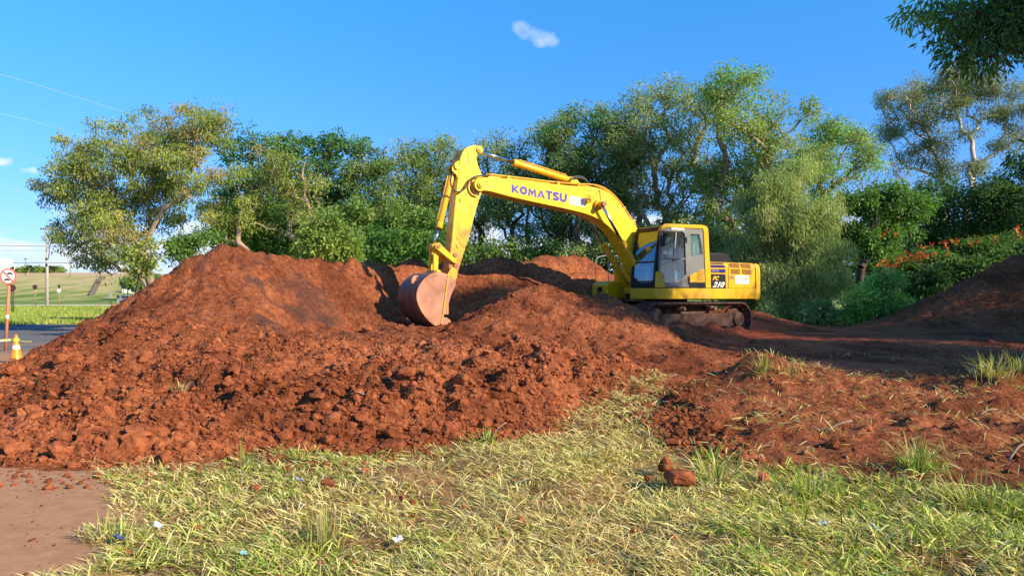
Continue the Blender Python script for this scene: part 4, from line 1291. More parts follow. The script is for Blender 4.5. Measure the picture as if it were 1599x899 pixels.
# --- bucket
VK = 0.55
back = [(699.5, 428.5), (687, 424.8), (673.5, 427.2), (664.5, 433), (658.0, 440), (652.3, 449.5), (650.0, 461), (652.0, 473.5), (659.5, 489), (671, 502.5), (685.5, 512.4)]
front = [(686.7, 507.5), (691.4, 489), (697.6, 454.8), (699.2, 439)]
bk = PP(back, VK); fr2 = PP(front, VK)
bk_s = [(p_.x, p_.y) for p_ in smooth_path([Vector((*p_, 0)) for p_ in bk], 4)]
bucket = MB()
for s in (1, -1):
    bucket.prism(bk_s + fr2, s * VK - (0.035 if s > 0 else 0), s * VK + (0 if s > 0 else 0.035))
bkt = bucket.build("bucket", M['bucket_in'], EX, 0.006)
sh = MB(); ns = len(bk_s)
cen = Vector((sum(p_[0] for p_ in bk_s) / ns, sum(p_[1] for p_ in bk_s) / ns))
inn = [tuple(Vector(p_).lerp(cen, 0.05)) for p_ in bk_s]
vs = [(p_[0], y, p_[1]) for y in (-VK + .036, VK - .036) for p_ in bk_s] + [(p_[0], y, p_[1]) for y in (-VK + .036, VK - .036) for p_ in inn]
fs = []
for i in range(ns - 1):
    fs += [(i, i+1, ns+i+1, ns+i), (2*ns+i, 3*ns+i, 3*ns+i+1, 2*ns+i+1)]
fs += [(0, ns, 3*ns, 2*ns), (ns-1, 3*ns-1, 4*ns-1, 2*ns-1)]
sh.add(vs, fs, True)
sh.build("bucket_shell", M['bucket_shaded'], EX)
# wear strips round the back
for vv in (-0.52, -0.2, 0.12, 0.44):
    st_ = MB(); seg_ = bk_s[18:]
    outw = [tuple(Vector(p_).lerp(cen, -0.03)) for p_ in seg_]
    st_.prism(seg_ + outw[::-1], vv, vv + 0.07)
    st_.build("wear_strip", M['bucket_shaded'], bkt)
# rim plate on the side and the cutter
rim = [tuple(Vector(p_).lerp(cen, 0.16)) for p_ in bk_s[4:]]
MB().prism(bk_s[4:] + rim[::-1], VK, VK + 0.016).build("rim_plate", M['bucket_in'], bkt, 0.004)
cut = PP([(699, 429), (706, 431), (713, 439), (712.4, 445.4), (705.4, 461), (701.8, 473.5), (701.6, 490.8), (691, 491), (697.4, 455)], VK)
for s in (1, -1):
    MB().prism(cut, s * (VK - 0.05) - 0.02, s * (VK - 0.05) + 0.02).build("side_cutter", M['bucket_in'], bkt, 0.006)
MB().prism(PP([(698.8, 430), (700.2, 430), (692.6, 491), (688.0, 507.5), (686.4, 507.5), (691.0, 490)], VK), VK + 0.001, VK + 0.02).build("edge_strip", M['y_dirty'], bkt)
lipa, lipb = Vector(bk_s[-1]), Vector(P(689, 505, VK))
MB().prism([tuple(lipa), (lipa.x + 0.02, lipa.y - 0.05), P(690.5, 508.5, VK), P(691, 503, VK)], -VK + .03, VK - .03).build("lip", M['bucket_shaded'], bkt, 0.004)
for k in range(5):
    vv = -VK + 0.06 + k * (2 * VK - 0.12) / 4
    MB().prism(PP([(689.5, 497), (692, 494.8), (699, 496), (704.5, 500.5), (704, 505), (699, 507), (689.5, 508)], VK), vv - 0.055, vv + 0.055).build("tooth", M['bucket_in'], bkt, 0.015)
for vv in (-0.21, 0.21):
    ear = PP([(672, 440), (676, 428), (679, 421), (682, 421), (688, 427.5), (697, 430), (700.5, 424.5), (704, 417.5), (710, 418), (713.5, 424), (713, 434), (706, 444)], 0.21)
    MB().prism(ear, vv - 0.025, vv + 0.025).build("hinge_plate", M['y_dirty'], bkt, 0.006)
hk = P3(0, 0, 0) if False else None
hook = PP([(656, 437), (651.5, 437.2), (648.5, 434.2), (649.6, 432.5), (652, 433.2), (652, 430.6), (648, 429.6), (643.5, 432), (641.6, 436), (641.4, 443), (646, 442.5), (658, 440.5)], 0.10)
MB().prism(hook, 0.06, 0.14).build("hook", M['bucket_in'], bkt, 0.01)
for o in list(COL.objects):       # heap of soil the machine has pushed up sits on its front track
    pass

# ------------------------------------------------------------------ trees
LEAF_K = 1.05
def grow(name, label, cat, group, base, blobs, n_clump, clump_r, leaves, lsize, palette, bark='bark', r_base=0.2, stems=1, seed=0,
         droop=0.3, aspect=0.42, fork=0.25, flat=0.7, shell=0.55, tint_var=0.18, twig=0.012, minsp=0.8, holes=0, hole_r=1.0, lumpy=True):
    """a tree: skeleton grown towards clumps of leaves spread through the crown"""
    rng = np.random.default_rng(seed); rnd = random.Random(seed)
    base = Vector(base)
    blobs = [np.array(b_, dtype=float) for b_ in blobs]
    if lumpy:      # smaller sprays breaking the outline of each mass
        for b_ in list(blobs):
            b_[3:6] *= 0.88
            for _ in range(3):
                d = rng.normal(size=3); d /= np.linalg.norm(d); d[2] = abs(d[2]) if rng.random() < .6 else d[2]
                f = rng.uniform(.28, .5)
                blobs.append(np.concatenate([b_[:3] + d * b_[3:6] * rng.uniform(.8, 1.15), b_[3:6] * f]))
    vol = np.array([b_[3] * b_[4] * b_[5] for b_ in blobs]) ** 0.75; vol = vol / vol.sum()
    cl = []
    tries = 0
    while len(cl) < n_clump and tries < n_clump * 30:
        tries += 1
        b_ = blobs[rng.choice(len(blobs), p=vol)]
        d = rng.normal(size=3); d /= np.linalg.norm(d)
        if d[2] < -0.35 and rng.random() < 0.5: d[2] = -d[2]
        p = b_[:3] + d * b_[3:6] * (rng.random() ** shell) * rng.uniform(0.88, 1.1)
        if p[2] < base.z + 0.3: continue
        if cl and min(np.sum((np.array(cl)[-400:] - p) ** 2, axis=1)) < (clump_r * minsp) ** 2 and tries < n_clump * 20: continue
        cl.append(p)
    cl = np.array(cl)
    if holes and len(cl) > 60:      # openings in the crown where the sky shows through
        hc = cl[rng.choice(len(cl), holes)] + rng.normal(0, .5, (holes, 3))
        dist = np.sqrt((((cl[:, None, :] - hc[None]) * [1, 0.45, 1.1]) ** 2).sum(-1)).min(axis=1)
        cl = cl[dist > hole_r * rng.uniform(.7, 1.15, len(cl))]
    # skeleton
    nodes = []; par = []
    cen = cl.mean(axis=0); zmin = cl[:, 2].min(); zmax = cl[:, 2].max()
    for s_ in range(stems):
        a = 2 * math.pi * (s_ + rnd.random() * 0.6) / stems
        sp_r = 0.0 if stems == 1 else 0.10
        b0 = np.array([base.x + math.cos(a) * sp_r, base.y + math.sin(a) * sp_r, base.z - 0.15])
        hgt = (zmax - base.z) * fork * rnd.uniform(0.8, 1.2)
        tx = (cen[0] - base.x) * 0.35 + (0 if stems == 1 else math.cos(a) * hgt * 0.35)
        ty = (cen[1] - base.y) * 0.35 + (0 if stems == 1 else math.sin(a) * hgt * 0.25)
        prev = -1; ns_ = max(3, int(hgt / 0.6))
        for k in range(ns_ + 1):
            t = k / ns_
            wob = 0.10 * math.sin(t * 5 + seed + s_ * 2)
            nodes.append(b0 + np.array([tx * t ** 1.4 + wob * t, ty * t ** 1.4, hgt * t])); par.append(prev); prev = len(nodes) - 1
    start_ok = [i for i in range(len(nodes)) if nodes[i][2] > base.z + (zmax - base.z) * fork * 0.55]
    order = np.argsort(np.linalg.norm((cl - np.array([base.x, base.y, base.z])) * [1, 1, 0.8], axis=1))
    NA = np.array(nodes); ok = np.zeros(len(nodes), bool); ok[start_ok] = True
    plen = np.array([np.linalg.norm(n_ - nodes[0]) for n_ in nodes])
    nodes = list(NA); okl = list(ok); pl = list(plen)
    NAc = np.array(nodes); 
    tips_i = []
    for ci in order:
        c = cl[ci]
        NAc = np.array(nodes)
        dv = c - NAc; dd = np.linalg.norm(dv, axis=1)
        cost = dd + 0.32 * np.array(pl) + np.where(np.array(okl), 0, 1e6) + np.clip(-dv[:, 2], 0, None) * 0.5
        j = int(np.argmin(cost)); L = dd[j]
        k_ = max(2, int(L / 0.55)); p0 = nodes[j]; prev = j
        side = np.array([rnd.gauss(0, 1), rnd.gauss(0, 1), rnd.gauss(0, 0.6)]) * L * 0.07
        for k in range(1, k_ + 1):
            t = k / k_
            q = p0 + (c - p0) * t + side * math.sin(math.pi * t) + np.array([0, 0, 0.10 * L * math.sin(math.pi * t)])
            q = q + np.array([rnd.gauss(0, .035), rnd.gauss(0, .035), rnd.gauss(0, .035)])
            nodes.append(q); par.append(prev); pl.append(pl[prev] + L / k_); okl.append(True); prev = len(nodes) - 1
        tips_i.append(prev)
    N_ = len(nodes); rad = np.zeros(N_)
    for i in tips_i: rad[i] += twig ** 1.95
    for i in range(N_ - 1, -1, -1):
        if rad[i] == 0: rad[i] = twig ** 1.95
        if par[i] >= 0: rad[par[i]] += rad[i]
    rad = rad ** (1 / 1.95)
    sc_ = r_base / rad.max()
    rad = np.maximum(rad * sc_, twig)
    NA = np.array(nodes)
    K = 6
    idx = [i for i in range(N_) if par[i] >= 0]
    A = NA[[par[i] for i in idx]]; B = NA[idx]
    ra = np.minimum(rad[[par[i] for i in idx]], rad[idx] * 1.35); rb = rad[idx]
    D = B - A; D /= np.linalg.norm(D, axis=1)[:, None] + 1e-9
    ref = np.where(np.abs(D[:, 2:3]) > 0.9, np.array([[1.0, 0, 0]]), np.array([[0, 0, 1.0]]))
    U = np.cross(D, ref); U /= np.linalg.norm(U, axis=1)[:, None]; W = np.cross(U, D)
    ang = np.arange(K) * 2 * math.pi / K
    ring = U[:, None, :] * np.cos(ang)[None, :, None] + W[:, None, :] * np.sin(ang)[None, :, None]
    va = A[:, None, :] - D[:, None, :] * 0.02 + ring * ra[:, None, None]; vb = B[:, None, :] + ring * rb[:, None, None]
    verts = np.concatenate([va, vb], axis=1).reshape(-1, 3)
    b0 = (np.arange(len(idx)) * 2 * K)[:, None]
    k = np.arange(K)[None, :]
    faces = np.stack([b0 + k, b0 + (k + 1) % K, b0 + K + (k + 1) % K, b0 + K + k], -1).reshape(-1, 4)
    root = empty(name, base)
    tag(root, label, cat, group)
    off = np.array(base)
    mesh_np("trunk", verts - off, faces, M[bark], root, smooth=True)
    # leaves
    cnt = np.maximum(4, (leaves * LEAF_K * rng.uniform(0.35, 1.5, len(cl))).astype(int))
    ci = np.repeat(np.arange(len(cl)), cnt)
    NL = len(ci)
    d = rng.normal(size=(NL, 3)); d /= np.linalg.norm(d, axis=1)[:, None]
    rr = rng.random(NL) ** 0.45
    crs = clump_r * rng.uniform(0.75, 1.3, len(cl))
    p = cl[ci] + d * (rr * crs[ci])[:, None] * np.array([1, 1, flat])
    # strings of leaves hang or spread from the clump
    out = p - cl[ci]
    ax = out / (np.linalg.norm(out, axis=1)[:, None] + 1e-6) * (1 - droop) + rng.normal(size=(NL, 3)) * 0.45 + np.array([0, 0, -1.0]) * droop * 1.5
    ax /= np.linalg.norm(ax, axis=1)[:, None]
    sd = np.cross(ax, rng.normal(size=(NL, 3))); sd[:, 2] *= 0.6; sd /= np.linalg.norm(sd, axis=1)[:, None] + 1e-6
    ln = lsize * rng.uniform(0.6, 1.4, NL)[:, None]; wd = ln * aspect * 0.5
    nrm = np.cross(ax, sd)
    v0 = p; v1 = p + ax * ln * 0.45 + sd * wd + nrm * wd * 0.25; v2 = p + ax * ln; v3 = p + ax * ln * 0.45 - sd * wd + nrm * wd * 0.25
    V = np.stack([v0, v1, v2, v3], 1).reshape(-1, 3) - off
    Fc = np.arange(NL * 4).reshape(-1, 4)
    pal = np.array([c_ for c_, w_ in palette]); wts = np.array([w_ for c_, w_ in palette], dtype=float); wts /= wts.sum()
    cc = pal[rng.choice(len(pal), len(cl), p=wts)]                  # every clump leans to one of the tree's own tones
    lc = pal[rng.choice(len(pal), NL, p=wts)]
    col = (cc[ci] * 0.78 + lc * 0.22) * (1 + rng.normal(0, tint_var * .6, NL))[:, None]
    col = np.clip(col * 2.3, 0.005, 0.9)
    mesh_np("crown", V, Fc, M['leaf'], root, col=np.repeat(col, 4, axis=0))
    return root


def blob(px, py, rpx, Y, dy=0.0, flatz=1.0, ry=1.0):
    c = at(px, py, Y + dy); r = rpx / F * Y
    return (c.x, c.y, c.z, r, r * ry, r * flatz)


G_OLIVE = [((0.11, 0.145, 0.030), 3), ((0.155, 0.18, 0.040), 3), ((0.070, 0.105, 0.025), 3), ((0.17, 0.13, 0.055), 1.3), ((0.20, 0.19, 0.05), 0.6)]
G_DARK = [((0.040, 0.095, 0.022), 3), ((0.060, 0.13, 0.028), 3), ((0.035, 0.07, 0.02), 2), ((0.10, 0.16, 0.03), 0.6)]
G_MID = [((0.075, 0.125, 0.030), 3), ((0.12, 0.165, 0.040), 2.4), ((0.05, 0.09, 0.025), 2), ((0.17, 0.18, 0.06), 0.8)]
G_GREY = [((0.105, 0.145, 0.050), 3), ((0.14, 0.18, 0.065), 3), ((0.075, 0.11, 0.042), 2), ((0.16, 0.17, 0.075), 1)]
G_WILLOW = [((0.13, 0.175, 0.055), 3), ((0.18, 0.22, 0.08), 3), ((0.09, 0.13, 0.045), 2), ((0.22, 0.21, 0.10), 0.9)]
G_BRIGHT = [((0.10, 0.19, 0.030), 3), ((0.15, 0.25, 0.045), 2.5), ((0.06, 0.12, 0.025), 1.4)]
G_EUC = [((0.095, 0.115, 0.050), 3), ((0.14, 0.15, 0.06), 2), ((0.06, 0.08, 0.04), 2), ((0.17, 0.16, 0.06), 0.7)]
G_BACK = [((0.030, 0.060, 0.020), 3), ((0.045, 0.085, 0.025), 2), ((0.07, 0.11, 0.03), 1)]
G_SHADE = [((0.030, 0.062, 0.018), 3), ((0.045, 0.085, 0.022), 2), ((0.065, 0.11, 0.03), 1)]  # leaf tones darkened, shade put into the colour of the right-hand growth
TB = "trees standing along the back of the site"


def tree(label, px, Y, blobs, **kw):
    bx = (px - CX) / F * Y
    base = (bx, Y, float(base_z(bx, Y)))
    a = dict(name="tree", cat="tree", group=TB, n_clump=200, clump_r=0.58, leaves=165, minsp=1.0, lsize=0.14, holes=4, hole_r=0.8, palette=G_MID, seed=int(px))
    a.update(kw)
    return grow(label=label, base=base, blobs=[blob(*q_[:3], Y, *(q_[3:])) for q_ in blobs], **a)


tree("broad olive-yellow tree at the far left with pale forked limbs and seed pods", 262, 35,
     [(120, 275, 42, -1), (150, 320, 50, 0), (130, 240, 30, 0), (205, 235, 52, -1), (255, 215, 42, 1), (320, 215, 42, 0), (210, 300, 58, 1), (175, 365, 36, -1), (205, 395, 26, -1), (290, 270, 48, -1),
      (345, 260, 34, 0), (120, 340, 28, 0), (115, 375, 28, 0), (150, 400, 28, 0), (172, 418, 18, 0), (335, 200, 26, 0), (260, 340, 32, 2), (340, 330, 26, 2), (92, 300, 26, 0), (225, 200, 26, 0), (310, 190, 26, 0)],
     n_clump=430, leaves=160, palette=G_OLIVE, bark='tan_bark', r_base=0.20, stems=3, fork=0.30, droop=0.6, lsize=0.15, clump_r=0.58, aspect=0.34, holes=4)
tree("dark green flat-topped tree between the olive-yellow tree and the lighter woodland", 455, 43,
     [(400, 228, 42, 0, .6), (455, 238, 48, 0, .7), (530, 235, 48, 0, .6), (430, 290, 60, 1), (510, 290, 62, 0), (575, 262, 40, 0, .7), (380, 280, 34), (410, 345, 50, -1), (500, 350, 60, 2), (380, 390, 30, 0), (362, 310, 36, 1), (350, 365, 32, 1), (372, 250, 30, 0)],
     n_clump=330, leaves=125, palette=G_DARK, bark='bark', r_base=0.34, fork=0.3, stems=2, droop=0.1, lsize=0.18, aspect=0.5, flat=0.5)
tree("olive tree with a rounded crown in front of the dark flat-topped tree", 440, 36,
     [(425, 265, 36, 0), (470, 285, 38, 0), (400, 330, 40, 0), (440, 330, 40, 1), (350, 350, 26, 0), (480, 345, 30, 0)], n_clump=120, leaves=110, palette=G_OLIVE, bark='tan_bark', r_base=0.2, stems=2, fork=.35, droop=.5, aspect=.36)
tree("yellow-green leafy tree left of the raised excavator arm", 610, 41,
     [(575, 290, 48, 1), (625, 265, 42, 0), (600, 330, 60, 0), (560, 370, 50, 0), (640, 320, 50, 1), (655, 370, 46, 2)], n_clump=250, leaves=120, palette=G_MID, bark='dark_bark', r_base=0.24, stems=3, droop=.35)
tree("loose pale-topped tree directly behind the top of the excavator arm", 700, 42,
     [(655, 250, 36, 0), (700, 250, 40, 0), (690, 300, 52, 1), (735, 290, 44, 0), (650, 300, 34), (765, 245, 36, 0), (790, 290, 44, 1), (735, 350, 38, 1), (690, 360, 34, 1)], n_clump=290, leaves=95, palette=G_OLIVE[:3] + G_MID, bark='dark_bark', r_base=0.22, stems=4, fork=.42, droop=.45)
tree("dark many-stemmed tree behind the yellow boom", 835, 40,
     [(815, 250, 36, 0), (850, 235, 42, 0), (840, 290, 54, 1), (790, 320, 42, 0), (900, 290, 50, 0), (770, 330, 36, 2), (855, 330, 44, 0), (815, 372, 30, 1), (880, 365, 34, 1)], n_clump=310, leaves=130, palette=G_GREY, bark='dark_bark', r_base=0.22, stems=5, fork=.42, droop=.35)
tree("tall grey-green tree above the middle of the boom", 925, 38,
     [(900, 200, 36, 0), (940, 195, 34, 0), (880, 240, 44, 0), (930, 250, 56, 0), (960, 310, 52, 1), (900, 310, 44, 0), (985, 240, 42, 1), (935, 362, 36, 1), (975, 370, 32, 1)], n_clump=330, leaves=140, palette=G_GREY[:3] + G_DARK[:2], bark='dark_bark', r_base=0.25, stems=4, fork=.38, droop=.3)
tree("tallest grey-green tree rising left of centre above the excavator cab", 1040, 37,
     [(1000, 175, 40, 0), (1050, 160, 38, 0), (1095, 165, 38, 0), (980, 215, 46, 0), (1050, 230, 62, 0), (1010, 290, 54, 1), (1085, 290, 52, 0), (1030, 340, 44, 1)], n_clump=340, holes=8, leaves=135, lsize=.14, palette=G_GREY, bark='tan_bark', r_base=0.3, stems=4, fork=.33, droop=.35)
tree("tall pale-limbed tree with a wide airy crown above the engine housing", 1165, 34,
     [(1130, 150, 38, 0), (1175, 150, 42, 0), (1215, 165, 40, 0), (1255, 190, 36, 0), (1150, 210, 54, 0), (1215, 230, 56, 0), (1140, 280, 48, 1), (1270, 245, 42, 0), (1200, 295, 50, 1), (1120, 340, 34, 1)],
     n_clump=340, holes=10, leaves=120, lsize=.14, palette=G_GREY[:2] + G_BRIGHT[:1] + G_OLIVE[:2], bark='tan_bark', r_base=0.26, stems=4, fork=.36, droop=.4)
tree("bright-topped tree with a sideways crown reaching towards the gum trees", 1290, 38,
     [(1290, 215, 32, 0), (1325, 225, 34, 0), (1355, 240, 26, 0), (1285, 265, 40, 0), (1335, 262, 28, 0), (1260, 310, 38, 1)], n_clump=190, leaves=95, palette=G_BRIGHT[:2] + G_GREY, bark='tan_bark', r_base=0.2, stems=2, fork=.4, droop=.35)
tree("fine-leaved pale willow-like tree hanging to the ground behind the counterweight", 1235, 30.5,
     [(1215, 300, 34, 0), (1255, 275, 28, 1), (1190, 345, 34, 0), (1235, 345, 42, 0), (1285, 340, 32, 0), (1160, 400, 26, 1), (1205, 400, 40, 1), (1255, 405, 46, 0), (1300, 395, 26, 0), (1215, 455, 38, 0), (1265, 455, 36, 0), (1305, 440, 20, 0), (1240, 485, 30, 0), (1200, 490, 24, 0)],
     n_clump=420, leaves=190, lsize=0.17, aspect=0.2, palette=G_WILLOW, bark='tan_bark', r_base=0.14, stems=5, fork=.3, droop=.8, clump_r=0.5, flat=1.2, holes=7, hole_r=.6)
tree("broad-leaved green tree right of the willow-like tree", 1345, 36,
     [(1330, 330, 40, 0), (1375, 320, 40, 0), (1310, 375, 36, 1), (1360, 370, 44, 0), (1410, 340, 40, 1)], n_clump=150, leaves=190, palette=G_BRIGHT[2:] + G_DARK, bark='dark_bark', r_base=0.2, stems=2, fork=.4, lsize=0.17, aspect=.5, droop=.3, clump_r=.6, minsp=1.25)
tree("dense dark tree behind the orange flowers below the gum trees", 1480, 43,
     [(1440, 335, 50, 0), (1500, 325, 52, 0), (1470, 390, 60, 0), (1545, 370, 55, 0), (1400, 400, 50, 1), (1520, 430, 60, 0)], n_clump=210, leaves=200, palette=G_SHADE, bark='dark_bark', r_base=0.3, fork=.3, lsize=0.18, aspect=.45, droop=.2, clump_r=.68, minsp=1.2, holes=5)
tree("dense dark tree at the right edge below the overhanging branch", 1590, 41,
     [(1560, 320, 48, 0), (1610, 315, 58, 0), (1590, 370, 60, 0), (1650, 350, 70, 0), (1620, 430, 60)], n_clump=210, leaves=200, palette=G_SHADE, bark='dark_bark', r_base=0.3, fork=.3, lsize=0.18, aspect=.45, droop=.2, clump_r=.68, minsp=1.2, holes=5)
for (px, Y, bl, lb) in ((1440, 56, [(1398, 165, 28, 0), (1430, 150, 26, 0), (1390, 205, 26, 0, .8), (1440, 190, 28, 0, .8), (1465, 225, 26, 0, .7), (1420, 245, 26, 0, .7), (1475, 265, 22, 0, .7), (1395, 268, 16, 0, .7)], "smaller gum tree left of the white-limbed gum, clumped blue-green crown"),
                        (1507, 52, [(1470, 135, 28, 0, .9), (1505, 122, 30, 0, .8), (1545, 132, 30, 0, .8), (1490, 170, 26, 0, .8), (1535, 175, 26, 0, .7), (1572, 180, 26, 0, .7), (1515, 150, 30, 1, .8), (1585, 150, 22, 0), (1460, 165, 20, 0), (1510, 210, 18, 0, .5), (1570, 225, 24, 0, .6), (1590, 215, 24), (1520, 262, 24, 0, .6), (1610, 180, 40, 0)],
                         "tall gum tree with bare white limbs and clumps of grey-green leaves")):
    tree(lb, px, Y, bl, name="gum_tree", group="gum trees in the distance at right", n_clump=150 if px < 1500 else 250, leaves=130, holes=3, lsize=0.19, aspect=.28, palette=G_EUC, bark='pale_bark', r_base=0.20, fork=.45, stems=2, clump_r=0.72, droop=.5, twig=.022, flat=.75)
# bare twiggy limbs between the gums and the bright-topped tree
tree("thin bare-branched tree with sparse leaves in front of the smaller gum tree", 1400, 45,
     [(1330, 290, 30, 0), (1380, 280, 30, 0), (1420, 290, 30, 0), (1370, 320, 40, 0)], n_clump=90, leaves=16, holes=0, palette=G_EUC, bark='tan_bark', r_base=0.14, stems=2, fork=.4, twig=.016)

# flame tree with orange flowers
fl = tree("flat-topped flame tree with scattered orange-red flowers above the dark pile", 1500, 33,
          [(1400, 412, 30, 0, .35), (1450, 398, 34, 0, .3), (1505, 386, 36, 0, .3), (1560, 378, 36, 0, .3), (1615, 372, 44, 0, .35), (1440, 445, 26, 1, .5), (1530, 425, 40, 1, .4)],
          name="flame_tree", group=None, n_clump=150, leaves=110, minsp=1.15, lsize=0.12, palette=[((0.05, 0.10, 0.02), 3), ((0.08, 0.15, 0.025), 2), ((0.03, 0.06, 0.016), 2)], bark='dark_bark', r_base=0.22, fork=.4, flat=.4, aspect=.4, droop=.1)
rng = np.random.default_rng(77)
fpos = []
for (px, py, n_, sx_, sy_) in ((1400, 408, 24, 16, 7), (1425, 402, 30, 14, 5), (1440, 398, 24, 12, 5), (1388, 415, 22, 14, 6), (1457, 388, 12, 8, 5), (1473, 383, 9, 4, 3), (1493, 377, 12, 3.5, 3), (1516, 378, 8, 4, 3), (1530, 377, 8, 3, 2),
                               (1377, 368, 8, 4, 3), (1420, 440, 12, 18, 10), (1595, 364, 14, 4, 4), (1548, 372, 6, 12, 3), (1455, 463, 6, 12, 4), (1394, 366, 6, 8, 4)):
    for _ in range(int(n_ * .36)):
        q_ = at(px + rng.normal(0, sx_ * .95), py + rng.normal(0, sy_ * 1.1), 31.6 + rng.normal(0, 0.25))
        fpos.append(q_)
V = []; C = []
for q_ in fpos:
    colr = np.array([(0.70, 0.09, 0.03), (0.75, 0.20, 0.04), (0.50, 0.04, 0.03), (0.80, 0.30, 0.06)][rng.integers(4)])
    for _ in range(7):
        a = Vector(rng.normal(size=3)).normalized() * 0.05; b_ = a.cross(Vector(rng.normal(size=3))).normalized() * 0.035
        o_ = q_ + Vector(rng.normal(size=3)) * 0.06 - fl.location
        V += [o_ - a, o_ + b_, o_ + a, o_ - b_]; C += [colr * rng.uniform(.8, 1.1)] * 4
mesh_np("blossom_foliage", np.array([tuple(v) for v in V]), np.arange(len(V)).reshape(-1, 4), M['leaf'], fl, col=np.array(C))

# shrubs
def shrub(label, px, Y, blobs, **kw):
    a = dict(name="shrub", cat="shrub", group="shrubs at the foot of the trees", n_clump=45, clump_r=0.42, leaves=95, lsize=0.17, palette=G_BRIGHT, bark='dark_bark', r_base=0.06, stems=4, fork=.2, aspect=.55, droop=.25, twig=.008, holes=0)
    a.update(kw)
    return tree(label, px, Y, blobs, **a)


shrub("bright green leafy shrub in front of the white wall", 1375, 28.5, [(1355, 470, 26, 0), (1390, 465, 28, 0), (1405, 485, 22, 0), (1340, 490, 16, 0), (1375, 440, 22, 0), (1395, 440, 18, 0)], n_clump=80, minsp=1.2, lsize=.16, aspect=.35, palette=[((0.15, 0.24, 0.05), 3), ((0.21, 0.30, 0.08), 2), ((0.08, 0.14, 0.035), 1)])
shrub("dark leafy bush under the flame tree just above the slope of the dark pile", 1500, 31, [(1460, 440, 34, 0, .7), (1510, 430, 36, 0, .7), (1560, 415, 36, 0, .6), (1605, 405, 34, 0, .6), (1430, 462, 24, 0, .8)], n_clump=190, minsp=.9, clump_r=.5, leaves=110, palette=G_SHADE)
shrub("small low shrub beside the dark gap under the willow-like tree", 1290, 29.2, [(1280, 492, 16, 0), (1300, 495, 12, 0), (1262, 495, 14, 0)], n_clump=34, palette=G_WILLOW)
shrub("low bush with round leaves left of the leafy shrub", 1345, 28.2, [(1340, 495, 14, 0), (1352, 488, 12, 0)], n_clump=26)
shrub("pale green rounded bush behind the crest of the mound left of the arm", 515, 33, [(505, 365, 34, 0), (525, 385, 38, 0), (490, 390, 26, 0), (540, 400, 26, 0)], n_clump=120, clump_r=.5, palette=G_OLIVE[:2] + G_MID[:2])
shrub("small bright bush behind the pointed top of the mound", 300, 31, [(290, 385, 22, 0), (315, 375, 20, 0), (275, 395, 16, 0)], n_clump=50, lsize=.12, minsp=1.1, palette=G_BRIGHT[2:] + G_MID[:1])
shrub("thin sapling leaning behind the left slope of the mound", 228, 30, [(205, 395, 14, 0), (225, 410, 16, 0), (240, 395, 14, 0), (215, 420, 12, 0)], n_clump=26, leaves=40, palette=G_OLIVE)
shrub("dark leafy undergrowth bush behind the flat middle of the mound crest", 420, 38, [(380, 370, 34, 0), (430, 385, 34, 0), (470, 365, 34, 0), (400, 340, 26, 0)], n_clump=120, clump_r=.5, palette=G_DARK + G_MID[:1])
shrub("mid green undergrowth bush just left of the raised bucket cylinder", 650, 38.5, [(620, 350, 32, 0), (660, 360, 34, 0), (690, 375, 30, 0), (590, 375, 34, 0), (560, 345, 34, 0)], n_clump=140, clump_r=.5, palette=G_MID[:2] + G_DARK[:1])
shrub("leafy bush under the boom between the dark stems", 760, 38, [(720, 395, 26, 0), (770, 395, 24, 0), (820, 400, 24, 0), (850, 390, 20, 0)], n_clump=70, leaves=70, palette=G_MID)
shrub("dark bush low behind the shaded bank", 630, 37, [(600, 390, 34, 0), (640, 385, 30, 0), (560, 395, 30, 0), (680, 390, 26, 0)], n_clump=90, palette=G_DARK)
shrub("bush behind the cab's left pillar and the boom cylinders", 930, 37, [(900, 400, 24, 0), (950, 390, 26, 0), (990, 380, 26, 0)], n_clump=70, palette=G_GREY)
shrub("leafy bush behind the black engine hood", 1130, 33, [(1110, 390, 34, 0), (1150, 400, 36, 0), (1080, 380, 36, 0), (1170, 440, 40, 0), (1150, 480, 34, 0)], n_clump=130, clump_r=.5, palette=G_GREY)

# far-off wood closing the view behind
rng = np.random.default_rng(5)
NL = 34000
px = rng.uniform(330, 1750, NL); Yd = rng.uniform(50, 62, NL)
topy = np.interp(px, [330, 420, 560, 640, 740, 900, 960, 1040, 1180, 1300, 1420, 1750], [330, 320, 310, 325, 385, 400, 360, 340, 340, 345, 350, 335])
py = topy + (455 - topy) * rng.random(NL) ** 0.8 + 14 * (fbm(px, px * 0, 0.05, 3, 4))
Xw = (px - CX) / F * Yd; Zw = CH + (HY - py) / F * Yd
p = np.column_stack([Xw, Yd, Zw])
ax = rng.normal(size=(NL, 3)); ax /= np.linalg.norm(ax, axis=1)[:, None]; sd = np.cross(ax, rng.normal(size=(NL, 3))); sd /= np.linalg.norm(sd, axis=1)[:, None]
ln = 0.42 * rng.uniform(.6, 1.4, NL)[:, None]
V = np.stack([p - ax * ln * .5, p + sd * ln * .3, p + ax * ln * .5, p - sd * ln * .3], 1).reshape(-1, 3)
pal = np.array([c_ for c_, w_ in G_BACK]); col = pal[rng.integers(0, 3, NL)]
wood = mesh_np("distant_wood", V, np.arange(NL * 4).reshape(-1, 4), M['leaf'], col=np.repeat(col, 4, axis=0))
tag(wood, kind='stuff')

# tall trees just outside the view on the right: their branch hangs into the frame, their shade lies on the floor
def near_tree(label, base, blobs, seed, n_clump, leaves, r_base=0.3, **kw):
    a = dict(clump_r=0.85, lsize=0.17, palette=G_DARK, bark='dark_bark', fork=.4, aspect=.3, droop=.45, stems=1, twig=.012)
    a.update(kw)
    return grow("tree", label, "tree", "tall trees on the right side", base, blobs, n_clump=n_clump, leaves=leaves, r_base=r_base, seed=seed, **a)


